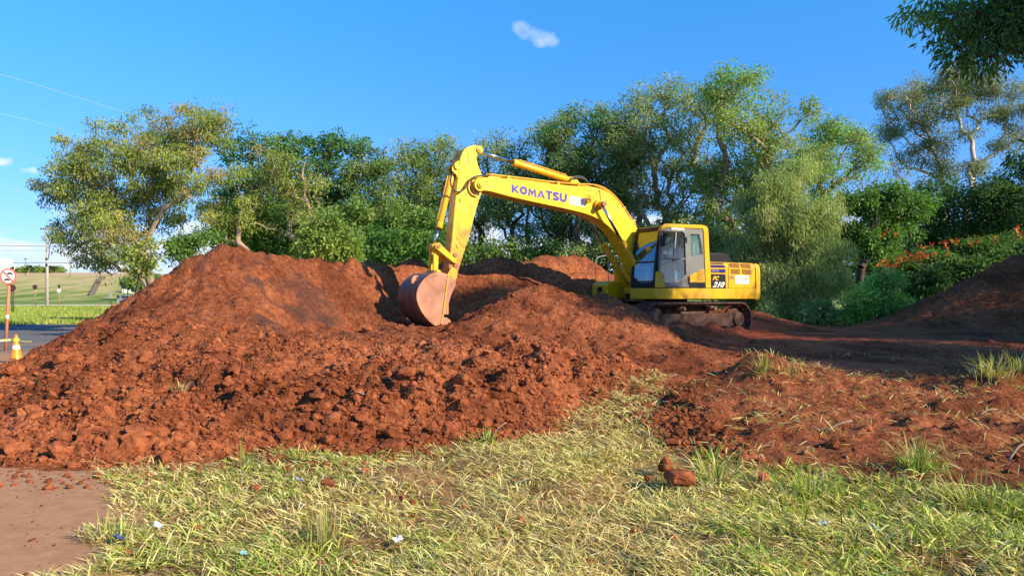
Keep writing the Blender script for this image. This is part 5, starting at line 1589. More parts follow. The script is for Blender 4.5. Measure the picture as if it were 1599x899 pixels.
near_tree("dark overhanging tree whose leafy branch fills the top right corner", (16.0, 9.5, 0.3),
          [(9.55, 14.5, 7.0, 1.5, .85, .85), (11.0, 13.9, 7.7, 1.9, 1.2, 1.2), (12.7, 11.7, 7.6, 1.6, 1.2, .8), (10.6, 14.3, 4.6, .45, .5, .45), (13.6, 12.5, 9.0, 2.6, 1.8, 1.6)], 3, 560, 125, 0.26, clump_r=.48, lsize=.15, minsp=.7)
near_tree("tall tree outside the right edge casting the shade on the trampled floor", (20.5, 9.5, 0.3),
          [(20.5, 9.5, 7.7, 3.4, 2.8, 3.0), (18.5, 10.5, 6.5, 2.4, 2.2, 2.0), (22.5, 8.5, 6.8, 2.6, 2.4, 2.2), (21, 9.5, 4.0, 2.6, 2.4, 1.8)], 4, 420, 190)
near_tree("rounded tree outside the right edge nearest to the green grass", (17.4, 7.9, 0.2),
          [(17.4, 7.9, 5.6, 2.2, 1.9, 2.2), (18.6, 7.0, 4.2, 2.0, 1.8, 1.8), (16.6, 8.6, 3.4, 1.6, 1.5, 1.5)], 7, 260, 190, 0.2)
near_tree("second tall tree outside the right edge beside the dark pile", (25.5, 13.5, 0.4),
          [(25.5, 13.5, 9.2, 3.6, 3.2, 3.4), (24, 15, 6.5, 2.8, 2.4, 2.2), (26, 12, 5, 3, 2.6, 2.4)], 5, 420, 190)
near_tree("third tall tree outside the right edge behind the dark pile", (28, 19, 0.4),
          [(28, 19, 9.5, 3.8, 3.4, 3.6), (26, 20, 6, 3, 2.6, 2.6)], 6, 360, 170)

# ------------------------------------------------------------------ street things on the left
def ground_at(px, Y):
    x = (px - CX) / F * Y
    return Vector((x, Y, float(base_z(x, Y))))


M['sign_red'] = simple("faded_red_sign", (0.72, 0.20, 0.12), 0.5)
M['sign_back'] = simple("sign_back_brown", (0.085, 0.035, 0.035), 0.6)
M['sign_dark'] = simple("dark_sign", (0.02, 0.022, 0.03), 0.6)
M['cone_orange'] = simple("orange_cone_plastic", (0.90, 0.27, 0.015), 0.45)
M['reflect'] = simple("white_band", (0.82, 0.82, 0.80), 0.35)
M['tape_yellow'] = simple("yellow_tape", (0.75, 0.68, 0.05), 0.5)


def disc(mb, c, r, th, n=32, yaw=0.0):
    d = Vector((math.sin(yaw), -math.cos(yaw), 0))
    return mb.rod(Vector(c), Vector(c) + d * th, r, n=n)


# no-overtaking sign, leaning post
g0 = ground_at(8.5, 23.0)
s1 = empty("road_sign", g0); tag(s1, "round white and red road sign with a diagonal bar on a leaning orange post", "road sign", None)
topc = at(14.8, 433.5, 23.0) - g0
MB().tube([(0, 0, -0.05), (topc.x, 0.0, topc.z + 0.15)], 0.045, 12).build("post", M['rust_post'], s1)
MB().rod((topc.x * .47, 0, 1.0), (topc.x * .49, 0, 1.13), 0.05, n=12).build("white_band", M['white'], s1)
fc = topc + Vector((0, -0.05, 0.04))
disc(MB(), fc, 0.255, 0.012, 40).build("sign_plate", M['sign_red'], s1)
disc(MB(), fc + Vector((0, -0.012, 0)), 0.205, 0.004, 40).build("sign_face", M['white'], s1)
sb = MB()
def on_face(x, z, dy=-0.018): return (fc.x + x, fc.y + dy, fc.z + z)
def face_poly(mb, pts, dy=-0.019):
    n_ = len(pts)
    vs = [on_face(x, z, dy) for x, z in pts] + [on_face(x, z, dy + 0.003) for x, z in pts]
    mb.add(vs, [tuple(range(n_)), tuple(range(2*n_-1, n_-1, -1))] + [(i, (i+1) % n_, n_+(i+1) % n_, n_+i) for i in range(n_)])
    return mb
face_poly(sb, [(-0.165, 0.135), (-0.135, 0.165), (0.165, -0.135), (0.135, -0.165)], -0.023).build("diagonal_bar", M['sign_red'], s1)
cars_ = MB()
for ox, oz in ((0.055, 0.085), (-0.035, -0.105)):   # two small cars seen from the side
    face_poly(cars_, [(ox - 0.085, oz - 0.015), (ox - 0.08, oz + 0.01), (ox - 0.05, oz + 0.014), (ox - 0.03, oz + 0.036), (ox + 0.035, oz + 0.036), (ox + 0.055, oz + 0.014), (ox + 0.085, oz + 0.008), (ox + 0.085, oz - 0.015)])
    for wx in (-0.05, 0.05):
        face_poly(cars_, [(ox + wx + 0.017 * math.cos(t), oz - 0.018 + 0.017 * math.sin(t)) for t in np.linspace(0, 2*math.pi, 10, endpoint=False)], -0.0195)
cars_.build("car_symbol", M['blackp'], s1)

# cone with barrier tape
c0 = ground_at(25.0, 18.9) + Vector((0, 0, 0.006))
cn_ = empty("traffic_cone", c0); tag(cn_, "orange traffic cone with white bands standing on the dusty road left of the mound", "traffic cone")
MB().box((-0.19, -0.19, 0), (0.19, 0.19, 0.03)).build("base", M['cone_orange'], cn_, 0.012)
def cr(z): return 0.155 - (0.155 - 0.035) * (z - 0.03) / 0.66
MB().lathe([(cr(0.03) + .01, 0.03), (cr(0.05), 0.05), (cr(0.36), 0.36)]).lathe([(cr(0.45), 0.45), (cr(0.56), 0.56)]).lathe([(cr(0.63), 0.63), (cr(0.69), 0.69), (0.02, 0.705), (0.0, 0.706)]).lathe([(cr(.40)*0.97, 0.30), (cr(0.64)*.97, 0.64)]).build("cone_body", M['cone_orange'], cn_)
for a, b_ in ((0.36, 0.45), (0.56, 0.63)):
    MB().lathe([(cr(a) + .001, a), (cr(a) + .003, a + .003), (cr(b_) + .003, b_ - .003), (cr(b_) + .001, b_)]).build("reflective_band", M['reflect'], cn_)
MB().rod((0, 0, .70), (0, 0, .73), 0.03, 0.025, n=12).build("cap", M['cone_orange'], cn_)
# striped tape tied round the cone and running out of view
tp = MB(); ty = MB()
pts = smooth_path([c0 + Vector((-0.06, -0.09, 0.60)), c0 + Vector((-0.5, -0.05, 0.56)), c0 + Vector((-1.2, 0.1, 0.47)), c0 + Vector((-2.4, 0.5, 0.38)), c0 + Vector((-4.5, 1.2, 0.55))], 10)
for i in range(len(pts) - 1):
    mb = tp if i % 2 else ty
    a, b_ = pts[i], pts[i + 1]; h_ = Vector((0.0, 0.004, 0.03)); th = Vector((0, 0.002, 0))
    mb.add([a - h_, b_ - h_, b_ + h_, a + h_, a - h_ + th, b_ - h_ + th, b_ + h_ + th, a + h_ + th], [(0, 1, 2, 3), (7, 6, 5, 4), (0, 4, 5, 1), (3, 2, 6, 7), (0, 3, 7, 4), (1, 5, 6, 2)])
ring_ = MB()
for k in range(12):
    t0, t1 = 2*math.pi*k/12, 2*math.pi*(k+1)/12
    ring_.add([c0 + Vector((0.075*math.cos(t), 0.075*math.sin(t), z)) for t in (t0, t1) for z in (0.56, 0.63)], [(0, 2, 3, 1)])
tail_ = smooth_path([c0 + Vector((0.07, -0.03, 0.60)), c0 + Vector((0.2, -0.05, 0.56)), c0 + Vector((0.42, -0.02, 0.55))], 4)
for i in range(len(tail_) - 1):
    a, b_ = tail_[i], tail_[i + 1]; h_ = Vector((0, 0, 0.006))
    ring_.add([a - h_, b_ - h_, b_ + h_, a + h_], [(0, 1, 2, 3)])
te = empty("barrier_tape", c0); tag(te, "thin yellow and white barrier tape tied to the top of the traffic cone", "barrier tape")
def loc(mb):
    mb.v = [tuple(Vector(v) - c0) for v in mb.v]; return mb
loc(ty).build("yellow_stripe", M['tape_yellow'], te); loc(tp).build("white_stripe", M['white'], te); loc(ring_).build("knot", M['tape_yellow'], te)


def far_sign(label, px, py, Y, r, posts, face, postm, shape='disc', name="road_sign", grp="small road signs across the road", side=0.0):
    g_ = ground_at(px, Y); c = at(px, py, Y) - g_
    e = empty(name, g_); tag(e, label, "road sign", grp)
    for dx in posts:
        MB().tube([(dx, 0, -0.1), (dx, 0, c.z)], 0.045, 8).build("post", M[postm], e)
    if shape == 'disc':
        disc(MB(), c + Vector((0, -0.05, 0)), r, 0.03, 28).build("sign_plate", M[face], e)
    else:
        MB().box((c.x - r, -0.08, c.z - r * 2.1), (c.x + r, -0.04, c.z + r * 2.1)).build("sign_plate", M[face], e, 0.01)
    return e


far_sign("dark round sign seen from behind on two posts beside the no-overtaking sign", 20, 449.5, 72, 0.34, (-0.10, 0.05), 'sign_back', 'dark_metal')
far_sign("small dark round sign on an orange post between the near sign and the utility pole", 55, 448, 100, 0.33, (0.0,), 'sign_back', 'rust_post')
e = far_sign("small round white sign under a dark plate, just right of the utility pole", 92.5, 453.6, 100, 0.27, (0.0,), 'white', 'rust_post')
MB().box((-0.12, -0.07, at(92.5, 450, 100).z - e.location.z), (0.12, -0.02, at(92.5, 444.5, 100).z - e.location.z)).build("dark_plate", M['sign_dark'], e)
far_sign("black round sign disc on a thin dark post near the people", 193.2, 447.2, 100, 0.34, (0.0,), 'sign_dark', 'dark_metal')
far_sign("narrow upright grey and white board below the grassy hill", 173, 461.5, 118, 0.22, (-0.12, 0.12), 'text_grey', 'dark_metal', 'board', "sign_board", None)

# utility poles
def pole(label, px, Y, ptop, r0, arms, mat='concrete', lamp=False, grp="utility poles along the road at left", name="utility_pole"):
    g_ = ground_at(px, Y); H = at(px, ptop, Y).z - g_.z
    e = empty(name, g_); tag(e, label, "pole", grp)
    MB().rod((0, 0, -0.3), (0, 0, H), r0, r0 * 0.6, 14).build("pole", M[mat], e)
    for z, w in arms:
        MB().box((-w, -0.08, H - z - 0.06), (w, 0.06, H - z + 0.06)).build("cross_arm", M['dark_metal'], e)
        for k in range(6):
            x = -w + 0.08 + k * (2 * w - 0.16) / 5
            MB().lathe([(0.02, 0), (0.07, 0.03), (0.05, 0.10), (0.08, 0.14), (0.03, 0.22)], (x, 0, H - z + 0.06), 10).build("insulator", M['pin'], e)
    if lamp:
        arm_ = smooth_path([(0.1, 0, H * .57), (0.35, -.05, H * .68), (0.5, -.05, H * .78), (0.9, -.05, H * .88), (1.25, -.05, H * .90)], 5)
        MB().tube(arm_, 0.045, 8).build("lamp_arm", M['dark_metal'], e)
        MB().box((1.15, -0.16, H * .89 - 0.04), (1.5, 0.06, H * .905 + 0.04)).build("lamp_head", M['dark_metal'], e, 0.03)
        MB().box((-0.14, -0.2, H * .5), (0.14, 0.14, H * .53)).box((-0.14, -0.2, H * .58), (0.14, 0.14, H * .61)).build("clamp", M['dark_metal'], e)
    return e, H


P1, H1 = pole("tall concrete utility pole with a cross arm and a curved street lamp", 73.5, 104, 355, 0.23, ((0.25, 0.95),), lamp=True)
P2, H2 = pole("thin pale concrete pole on top of the grassy hill behind the left tree", 110.5, 236, 391, 0.30, ((0.3, 0.8),))
P3_, H3 = pole("concrete utility pole standing behind the left slope of the mound under the olive tree", 229.5, 74, 385, 0.17, ((0.2, 0.8),))
P4, H4 = pole("very thin light mast far away on the hill left of the utility pole", 39.5, 240, 404, 0.10, (), mat='dark_metal', name="light_mast", grp=None)
e4 = P4; MB().box((-0.5, -0.1, H4 - 0.1), (0.5, 0.1, H4 + 0.15)).build("lamp_head", M['dark_metal'], e4)

# overhead lines
def wire(label, pts, r, mat='cable', grp="overhead lines at the left"):
    o = MB().tube(smooth_path(pts, 8), r, 6).build("overhead_cable", M[mat])
    return tag(o, label, "cable", grp)


wire("dark overhead line crossing the sky level with the clouds behind the street lamp", [at(-120, 382.5, 104), at(73, 384.5, 104), at(229, 391, 76)], 0.035)
wire("faint overhead line passing the middle of the utility pole", [at(-120, 408, 104), at(0, 410.5, 104), at(73, 410, 104), at(229, 413.5, 76)], 0.045)
wire("thin overhead line from the utility pole to the pole behind the mound", [at(73, 392, 104), at(110, 397, 95), at(160, 402, 86), at(229, 405.5, 76)], 0.03)
wire("thin overhead line low on the left beneath the clouds", [at(-120, 389, 104), at(0, 391, 104), at(73, 391, 104)], 0.02)
wire("pale high line running down from the top left towards the olive tree", [at(-150, 90, 33), at(0, 117, 36), at(100, 146, 39), at(215, 182, 43), at(330, 215, 48)], 0.010, 'pale_cable')
wire("second pale high line below the first, running down to the olive tree", [at(-150, 155, 33), at(0, 178, 36), at(75, 196, 38), at(150, 218, 41), at(330, 262, 48)], 0.010, 'pale_cable')
wire("faintest pale line under the two high lines at the far left", [at(-150, 225, 33), at(0, 235, 36), at(65, 248, 38), at(200, 275, 44)], 0.006, 'pale_cable')

# people, car and small building far down the road
def far_person(label, px, Y, top, legs, hair=(0.02, 0.015, 0.012)):
    g_ = ground_at(px, Y)
    me = bpy.data.meshes.new("person"); 
    J = [(0,0,.95),(0,0,1.15),(0,0,1.38),(0,0,1.50),(0,0,1.62),(.17,0,1.40),(.24,.02,1.12),(.25,-.08,.88),(-.17,0,1.40),(-.24,.02,1.12),(-.24,-.06,.88),(.09,0,.88),(.11,-.02,.50),(.11,.03,.08),(.11,-.09,.04),(-.09,0,.88),(-.12,.02,.50),(-.13,.06,.08),(-.13,-.06,.04)]
    E = [(0,1),(1,2),(2,3),(3,4),(2,5),(5,6),(6,7),(2,8),(8,9),(9,10),(0,11),(11,12),(12,13),(13,14),(0,15),(15,16),(16,17),(17,18)]
    RR = [.13,.12,.14,.055,.095,.06,.045,.035,.06,.045,.035,.09,.06,.045,.04,.09,.06,.045,.04]
    me.from_pydata(J, E, [])
    o = link(bpy.data.objects.new("person", me)); o.location = g_
    mo = o.modifiers.new("skin", 'SKIN'); 
    for i, r in enumerate(RR): me.skin_vertices[0].data[i].radius = (r, r * .8)
    me.skin_vertices[0].data[0].use_root = True
    o.modifiers.new("sub", 'SUBSURF').levels = 1; o.modifiers["sub"].render_levels = 1
    m, n, l, b = new_mat("person_clothing"); tc = n.new("ShaderNodeTexCoord"); s = n.new("ShaderNodeSeparateXYZ"); l.new(tc.outputs['Object'], s.inputs[0])
    r = ramp(n, [(0.0, legs), (0.5, top), (0.81, (0.30, 0.15, 0.09)), (0.87, hair)]); r.color_ramp.interpolation = 'CONSTANT'
    mr = n.new("ShaderNodeMapRange"); mr.inputs[2].default_value = 1.85; l.new(s.outputs[2], mr.inputs[0]); l.new(mr.outputs[0], r.inputs[0]); l.new(r.outputs[0], b.inputs['Base Color'])
    me.materials.append(m)
    return tag(o, label, "person", "people standing down the road")



far_person("person in a black top and light trousers standing on the roadside down the road", 184.5, 128, (0.012, 0.012, 0.016), (0.45, 0.48, 0.36))
far_person("person in a bright blue top beside the parked car", 191.3, 126, (0.02, 0.10, 0.55), (0.05, 0.06, 0.10))

# parked car, mostly behind the mound
def car(label, px, Y, yaw, colr):
    g_ = ground_at(px, Y)
    e = empty("parked_car", g_, yaw); tag(e, label, "car")
    paint = simple("car_paint", colr, 0.3)
    prof = [(-2.1, 0.35), (-2.12, 0.75), (-1.95, 0.92), (-1.5, 0.98), (-1.05, 1.40), (-0.5, 1.47), (0.45, 1.44), (1.05, 0.98), (1.8, 0.88), (2.08, 0.68), (2.1, 0.35), (1.65, 0.33), (1.5, 0.55), (1.2, 0.55), (1.05, 0.33), (-1.0, 0.33), (-1.15, 0.55), (-1.5, 0.55), (-1.65, 0.33)]
    MB().prism(prof, -0.82, 0.82).build("body", paint, e, 0.06, 3)
    for s in (-1, 1):
        MB().prism([(-1.35, 1.0), (-0.98, 1.34), (-0.45, 1.40), (-0.42, 0.99)], s * 0.822 - .004, s * 0.822 + .004).prism([(-0.34, 0.99), (-0.36, 1.40), (0.40, 1.37), (0.88, 1.0)], s * 0.822 - .004, s * 0.822 + .004).build("side_window", M['decal_black'], e)
        for u in (-1.32, 1.35):
            w = MB().rod((u, s * 0.66, 0.31), (u, s * 0.84, 0.31), 0.31, n=24).build("wheel", M['blackp'], e, 0.02)
            MB().rod((u, s * 0.84, 0.31), (u, s * 0.85, 0.31), 0.18, n=18).build("rim", M['chrome'], w)
        MB().box((2.05, s * 0.72 - 0.14, 0.62), (2.11, s * 0.72 + 0.06, 0.76)).build("headlight", M['white'], e, 0.02)
        MB().box((-2.13, s * 0.74 - 0.08, 0.70), (-2.09, s * 0.74 + 0.06, 0.86)).build("tail_light", M['sign_red'], e, 0.01)
    MB().add([(0.50, -0.70, 1.43), (0.50, 0.70, 1.43), (1.05, 0.76, 1.0), (1.05, -0.76, 1.0), (0.48, -.7, 1.41), (0.48, .7, 1.41), (1.03, .76, .98), (1.03, -.76, .98)], [(0,1,2,3),(7,6,5,4),(0,4,5,1),(3,2,6,7),(0,3,7,4),(1,5,6,2)]).build("windscreen", M['decal_black'], e)


car("silver-blue parked car half hidden behind the left slope of the mound", 205, 124, R(-20), (0.42, 0.48, 0.60))
bg = ground_at(207, 190)
hb = empty("small_building", bg); tag(hb, "small white low building among green bushes behind the left slope of the mound", "building")
zt = at(207, 443, 190).z - bg.z
MB().box((-1.6, -2, -1), (4.5, 3, zt - 0.6)).build("wall", M['white'], hb)
MB().prism([(-2.0, zt - 0.6), (4.9, zt - 0.6), (4.6, zt), (-1.2, zt + .2)], -2.4, 3.4).build("roof", M['white'], hb)
# tower block at the very left
tb = ground_at(2, 420)
tw = empty("tower_block", tb); tag(tw, "white tower block on the horizon at the left edge", "building")
zt = at(2, 404, 420).z - tb.z
wb = MB().box((-9, -5, -4), (2.6, 6, zt)).box((2.6, -4.2, -4), (4.4, 5, zt - 4.5)).build("wall", M['white'], tw)
for k in range(6):
    MB().box((2.9, -4.26, zt - 6.2 - k * 1.9), (4.1, -4.15, zt - 5.3 - k * 1.9)).build("window", M['text_grey'], tw)
# trees and palms along the top of the far hill
def far_palm(px, Y, ptop, seed):
    g_ = ground_at(px, Y); H = at(px, ptop, Y).z - g_.z
    rng = np.random.default_rng(seed); e = empty("palm_tree", g_); tag(e, "small dark palm tree standing on the hilltop among bushes at the far left", "palm tree", "palms on the far hilltop")
    MB().rod((0, 0, -.3), (0, 0, H * .72), 0.3, 0.2, 8).build("trunk", M['bark'], e)
    V = []; Fq = []
    for k in range(16):
        a = rng.uniform(0, 6.28); el = rng.uniform(-.1, 1.2); L = H * 0.42
        prev = None
        for j in range(6):
            t = j / 5; r_ = L * t * math.cos(el * (1 - .3 * t)); z = H * .72 + L * (t * math.sin(el) - 0.75 * t * t)
            w = 0.55 * (1 - abs(2 * t - 0.9) * .6) * 0.7
            p = Vector((math.cos(a) * r_, math.sin(a) * r_, z)); s = Vector((-math.sin(a), math.cos(a), -0.4)) * w
            b0 = len(V); V += [tuple(p - s), tuple(p), tuple(p + s)]
            if j: Fq += [(b0-3, b0-2, b0+1, b0), (b0-2, b0-1, b0+2, b0+1)]
    mesh_np("fronds", V, np.array(Fq), M['leaf'], e, col=np.tile(np.array([[0.05, 0.085, 0.03]]), (len(V), 1)))


for i, (px, pt) in enumerate(((20, 415), (26, 419), (46, 412), (55, 414), (79, 413), (86, 414))):
    far_palm(px, 262, pt, i)
for i, (px, w) in enumerate(((33, 8), (43, 9), (57, 10), (68, 9), (80, 9), (91, 9))):
    tree("round green bush in the row on the far hilltop, left of the mound", px, 264,
         [(px, 425, w, 0, .7)], name="hilltop_bush", cat="bush", group="bushes on the far hilltop", n_clump=26, clump_r=1.2, leaves=45, lsize=0.8, aspect=.5, palette=G_MID[:2] + G_OLIVE[:2], r_base=.15, fork=.15, minsp=.5)
for lb, px, py, w in (("green bush left of the small white building", 200, 441, 9), ("green bush right of the small white building, touching the mound", 218, 447, 12), ("dark green bush near the pole behind the mound", 232, 436, 13)):
    tree(lb, px, 165, [(px, py, w, 0, .8)], name="bush", cat="bush", group="bushes around the small building", n_clump=50, clump_r=.8, leaves=60, lsize=0.5, aspect=.5, palette=G_MID, r_base=.12, fork=.1, minsp=.5)
# concrete drain running down the far slope
ds = MB(); a = at(158, 440, 232); b_ = at(143, 462.5, 180)
a.z = float(base_z(a.x, a.y)); b_.z = float(base_z(b_.x, b_.y))
sd = Vector((1, 0.3, 0)).normalized() * 0.5
for k in range(12):
    p0 = a.lerp(b_, k / 12); p1 = a.lerp(b_, (k + 1) / 12)
    p0.z = float(base_z(p0.x, p0.y)) + .5; p1.z = p0.z - 0.01
    ds.add([p0 - sd, p0 + sd, p1 + sd, p1 - sd, p0 - sd - Vector((0,0,1.2)), p0 + sd - Vector((0,0,1.2)), p1 + sd - Vector((0,0,1.2)), p1 - sd - Vector((0,0,1.2))], [(0,1,2,3),(7,6,5,4),(0,4,5,1),(3,2,6,7),(0,3,7,4),(1,5,6,2)])
o = ds.build("drain_stair", simple("dark_concrete", (0.14, 0.125, 0.105), 0.9)); tag(o, "dark stepped concrete drain running down the far grassy hill", "drain")
# white wall and gate seen through the shrubs at right
wl0 = ground_at(1385, 33.5)
ww = empty("garden_wall", wl0); tag(ww, "white wall glimpsed through the bright green shrub under the flame tree", "wall")
MB().box((-0.9, -0.1, 0), (2.9, 0.1, at(1385, 449, 33.5).z - wl0.z)).build("wall", M['white'], ww)
MB().box((-0.95, -0.14, at(1385, 449, 33.5).z - wl0.z), (2.95, 0.14, at(1385, 447, 33.5).z - wl0.z)).build("coping", M['concrete'], ww)
gt = ground_at(1332, 34)
gg = empty("gate", gt); tag(gg, "narrow grey gate in the dark gap under the trees", "gate")
gm = MB()
for k in range(5): gm.box((-0.30 + k * 0.15, -0.02, 0), (-0.27 + k * 0.15, 0.02, 1.7))
gm.build("bars", M['text_grey'], gg)
fr_ = MB()
for z in (0.1, 0.9, 1.65): fr_.box((-0.33, -0.03, z), (0.36, 0.03, z + 0.05))
fr_.build("rails", M['text_grey'], gg)

def px_of(x, y, z=0.0):
    return CX + F * x / y, HY - F * (z - CH) / y


def tongue(x, y):
    """strawy grass growing up the low end of the mound"""
    px, py = px_of(x, y, soil_smooth(x, y))
    edge = np.interp(py, [592, 610, 650, 700, 760], [1065, 1050, 1030, 1045, 1100])
    left = np.interp(py, [592, 620, 650, 690, 720], [990, 915, 870, 800, 700])
    return ss((px - left) / 35) * ss((edge - px) / 30) * ss((py - 592) / 10)


# ------------------------------------------------------------------ clods
def rock_mesh(seed, sub, amp=0.26):
    """a broken lump of earth: many uneven faces, crumbly surface"""
    bm = bmesh.new(); bmesh.ops.create_icosphere(bm, subdivisions=sub, radius=1.0)
    rng = np.random.default_rng(seed)
    co = np.array([v.co[:] for v in bm.verts])
    stretch = rng.uniform(0.7, 1.25, 3); stretch[2] *= 0.72
    for _ in range(11):
        nn = rng.normal(size=3); nn /= np.linalg.norm(nn); d0 = rng.uniform(0.5, 0.85)
        dp = co @ nn; over = dp > d0
        co[over] -= np.outer(dp[over] - d0, nn) * 0.92
    for _ in range(14 if sub >= 3 else 6):      # lumps stuck on and bits broken off
        nn = rng.normal(size=3); nn /= np.linalg.norm(nn); w = rng.uniform(0.18, 0.45)
        d2 = ((co / (np.linalg.norm(co, axis=1)[:, None] + 1e-6) - nn) ** 2).sum(1)
        co *= (1 + rng.choice([-1, 1.2]) * rng.uniform(.06, .20) * amp / .26 * np.exp(-d2 / w ** 2))[:, None]
    if sub >= 3:
        o1, o2 = rng.uniform(0, 50, 2)
        r = 1 + 0.09 * fbm(co[:, 0] * 4 + o2 + co[:, 2] * 2.3, co[:, 1] * 4 + o1 - co[:, 2] * 2.7, 1.3, 3, seed + 3, .7, True)
        co = co * r[:, None]
    co = co * stretch
    for v, c in zip(bm.verts, co): v.co = c
    me = bpy.data.meshes.new("clod"); bm.to_mesh(me)
    vs = co; fs = np.array([[v.index for v in f.verts] for f in bm.faces]); bm.free()
    me.materials.append(M['clod'])
    me.polygons.foreach_set("use_smooth", np.full(len(me.polygons), False))
    return me, vs, fs


rng = np.random.default_rng(12)
def clod_sites(n):
    """places on the slopes, thicker towards the foot of the mound"""
    out = []
    while len(out) < n:
        k = 4000
        y = rng.uniform(6.9, 24, k); x = rng.uniform(-0.78, 0.8, k) * y
        z0 = base_z(x, y); z = soil_z(x, y); h = z - z0
        w = (h > 0.03) * (0.10 + 1.0 * np.exp(-np.clip(h - .05, 0, 9) / 0.5) * (x < 2.5) * (y < 17) + 0.5 * (x < 2.5) * (y < 13))
        w = w * np.where((x > 2.5) & (y < 12.8), 0.28, 1.0) * np.where((x > 3) & (y > 12.5) & (h < .35), 0.06, 1.0)
        w = w * (0.35 + 1.3 * vnoise(x * 1.1, y * 1.1, 8)) * np.where(y > 13, 0.7, 1.0) * np.where(y < 9.5, 1.5, 1)
        w = w * (1 - 0.93 * tongue(x, y))
        s_ = rng.random(k) * 1.9 < w
        out += list(np.column_stack([x, y, z])[s_])
    return np.array(out[:n])


big = clod_sites(1500)
szb = np.exp(rng.normal(math.log(0.045), 0.48, len(big)))
szb = np.where(big[:, 1] < 9.5, szb * 1.15, szb); szb = np.clip(szb, .028, 0.15)
szb = np.where(big[:, 2] > 1.1, np.minimum(szb, 0.07), szb)
rank = np.argsort(-(szb / big[:, 1]))[:300]
protos = [rock_mesh(100 + k, 4) for k in range(10)]
for j, i in enumerate(rank):
    me = protos[j % 10][0]
    o = bpy.data.objects.new("clod", me)
    s_ = szb[i]
    o.location = (big[i, 0], big[i, 1], big[i, 2] + s_ * 0.08)
    o.rotation_euler = (rng.uniform(-.5, .5), rng.uniform(-.5, .5), rng.uniform(0, 6.28)); o.scale = (s_, s_ * rng.uniform(.8, 1.1), s_ * rng.uniform(.75, 1.1))
    tag(link(o), "rust-red clod of dug earth lying on the slope of the red soil", "clod", "clods lying on the red soil mounds")
rest = np.setdiff1d(np.arange(len(big)), rank)


def scatter(name, pts, sizes, protos_vf, sink=0.2):
    Vs, Fs = [], []; off = 0
    pick = rng.integers(0, len(protos_vf), len(pts))
    for k, (vs, fs) in enumerate(protos_vf):
        sel = np.where(pick == k)[0]
        if not len(sel): continue
        a = rng.uniform(0, 6.28, len(sel)); t = rng.uniform(-.6, .6, len(sel))
        ca, sa, ct, st = np.cos(a), np.sin(a), np.cos(t), np.sin(t)
        x = vs[None, :, 0]; y = vs[None, :, 1] * ct[:, None] - vs[None, :, 2] * st[:, None]; z = vs[None, :, 1] * st[:, None] + vs[None, :, 2] * ct[:, None]
        X = x * ca[:, None] - y * sa[:, None]; Y_ = x * sa[:, None] + y * ca[:, None]
        W = np.stack([X, Y_, z], -1) * sizes[sel][:, None, None] + (pts[sel] + np.column_stack([np.zeros(len(sel)), np.zeros(len(sel)), sizes[sel] * sink]))[:, None, :]
        Vs.append(W.reshape(-1, 3)); Fs.append((fs[None] + (np.arange(len(sel)) * len(vs))[:, None, None]).reshape(-1, 3) + off); off += W.shape[0] * W.shape[1]
    o = mesh_np(name, np.concatenate(Vs), np.concatenate(Fs), M['clod'])
    return tag(o, kind='stuff')


small2 = [rock_mesh(200 + k, 2)[1:] for k in range(8)]
small1 = [rock_mesh(300 + k, 1, .35)[1:] for k in range(8)]
mid = clod_sites(7500); szm = np.clip(np.exp(rng.normal(math.log(0.030), 0.38, len(mid))), .015, .07)
allp = np.concatenate([big[rest], mid]); alls = np.concatenate([szb[rest], szm])
scatter("loose_clods", allp, alls, small2, 0.08)
cr_ = clod_sites(75000); scatter("soil_crumbs", cr_, np.clip(np.exp(rng.normal(math.log(0.013), 0.4, len(cr_))), .006, .03), small1)
# spill at the foot of the mound, on the road and the grass edge
sy_ = rng.uniform(6.2, 8.3, 1500); sx_ = rng.uniform(-6.2, 1.0, 1500)
lim = np.abs(soil_z(sx_, sy_) - base_z(sx_, sy_)); s_ = (soil_z(sx_, sy_) < 0.02) & (lim < 0.28)
pp = np.column_stack([sx_[s_], sy_[s_], base_z(sx_[s_], sy_[s_]) + .012]); scatter("spilled_crumbs", pp, np.clip(np.exp(rng.normal(math.log(0.016), 0.5, len(pp))), .006, .05), small2, 0.4)
gy_ = rng.uniform(4.2, 8.2, 900); gx_ = rng.uniform(-.7, .75, 900) * gy_; k_ = (vnoise(gx_ * 1.2, gy_ * 1.2, 55) > .58) & (gx_ > -2.5)
pp = np.column_stack([gx_[k_], gy_[k_], 0 * gx_[k_] + .03]); scatter("grass_crumbs", pp, np.clip(np.exp(rng.normal(math.log(0.012), 0.5, len(pp))), .005, .035), small2, 0.5)
# crest and left edge rubble
yy = rng.uniform(11.5, 17.5, 2600); xx = rng.uniform(-11.2, -8.0, 2600); zz = soil_z(xx, yy); s_ = (zz > -0.22) & (zz < .5)
pp = np.column_stack([xx[s_], yy[s_], np.maximum(zz[s_], 0.01)]); scatter("edge_rubble", pp, np.clip(np.exp(rng.normal(math.log(0.04), 0.5, len(pp))), .012, .13), small2, 0.4)

gy_ = rng.uniform(3.6, 7.6, 1500); gx_ = -rng.uniform(.45, .8, 1500) * gy_
k_ = rng.random(1500) < 0.25 + .75 * ss((gy_ - 6.3) / 1)
pp = np.column_stack([gx_[k_], gy_[k_], 0 * gx_[k_] + .014]); scatter("road_grit", pp, np.clip(np.exp(rng.normal(math.log(0.005), 0.6, len(pp))), .002, .02), small1, 0.4)
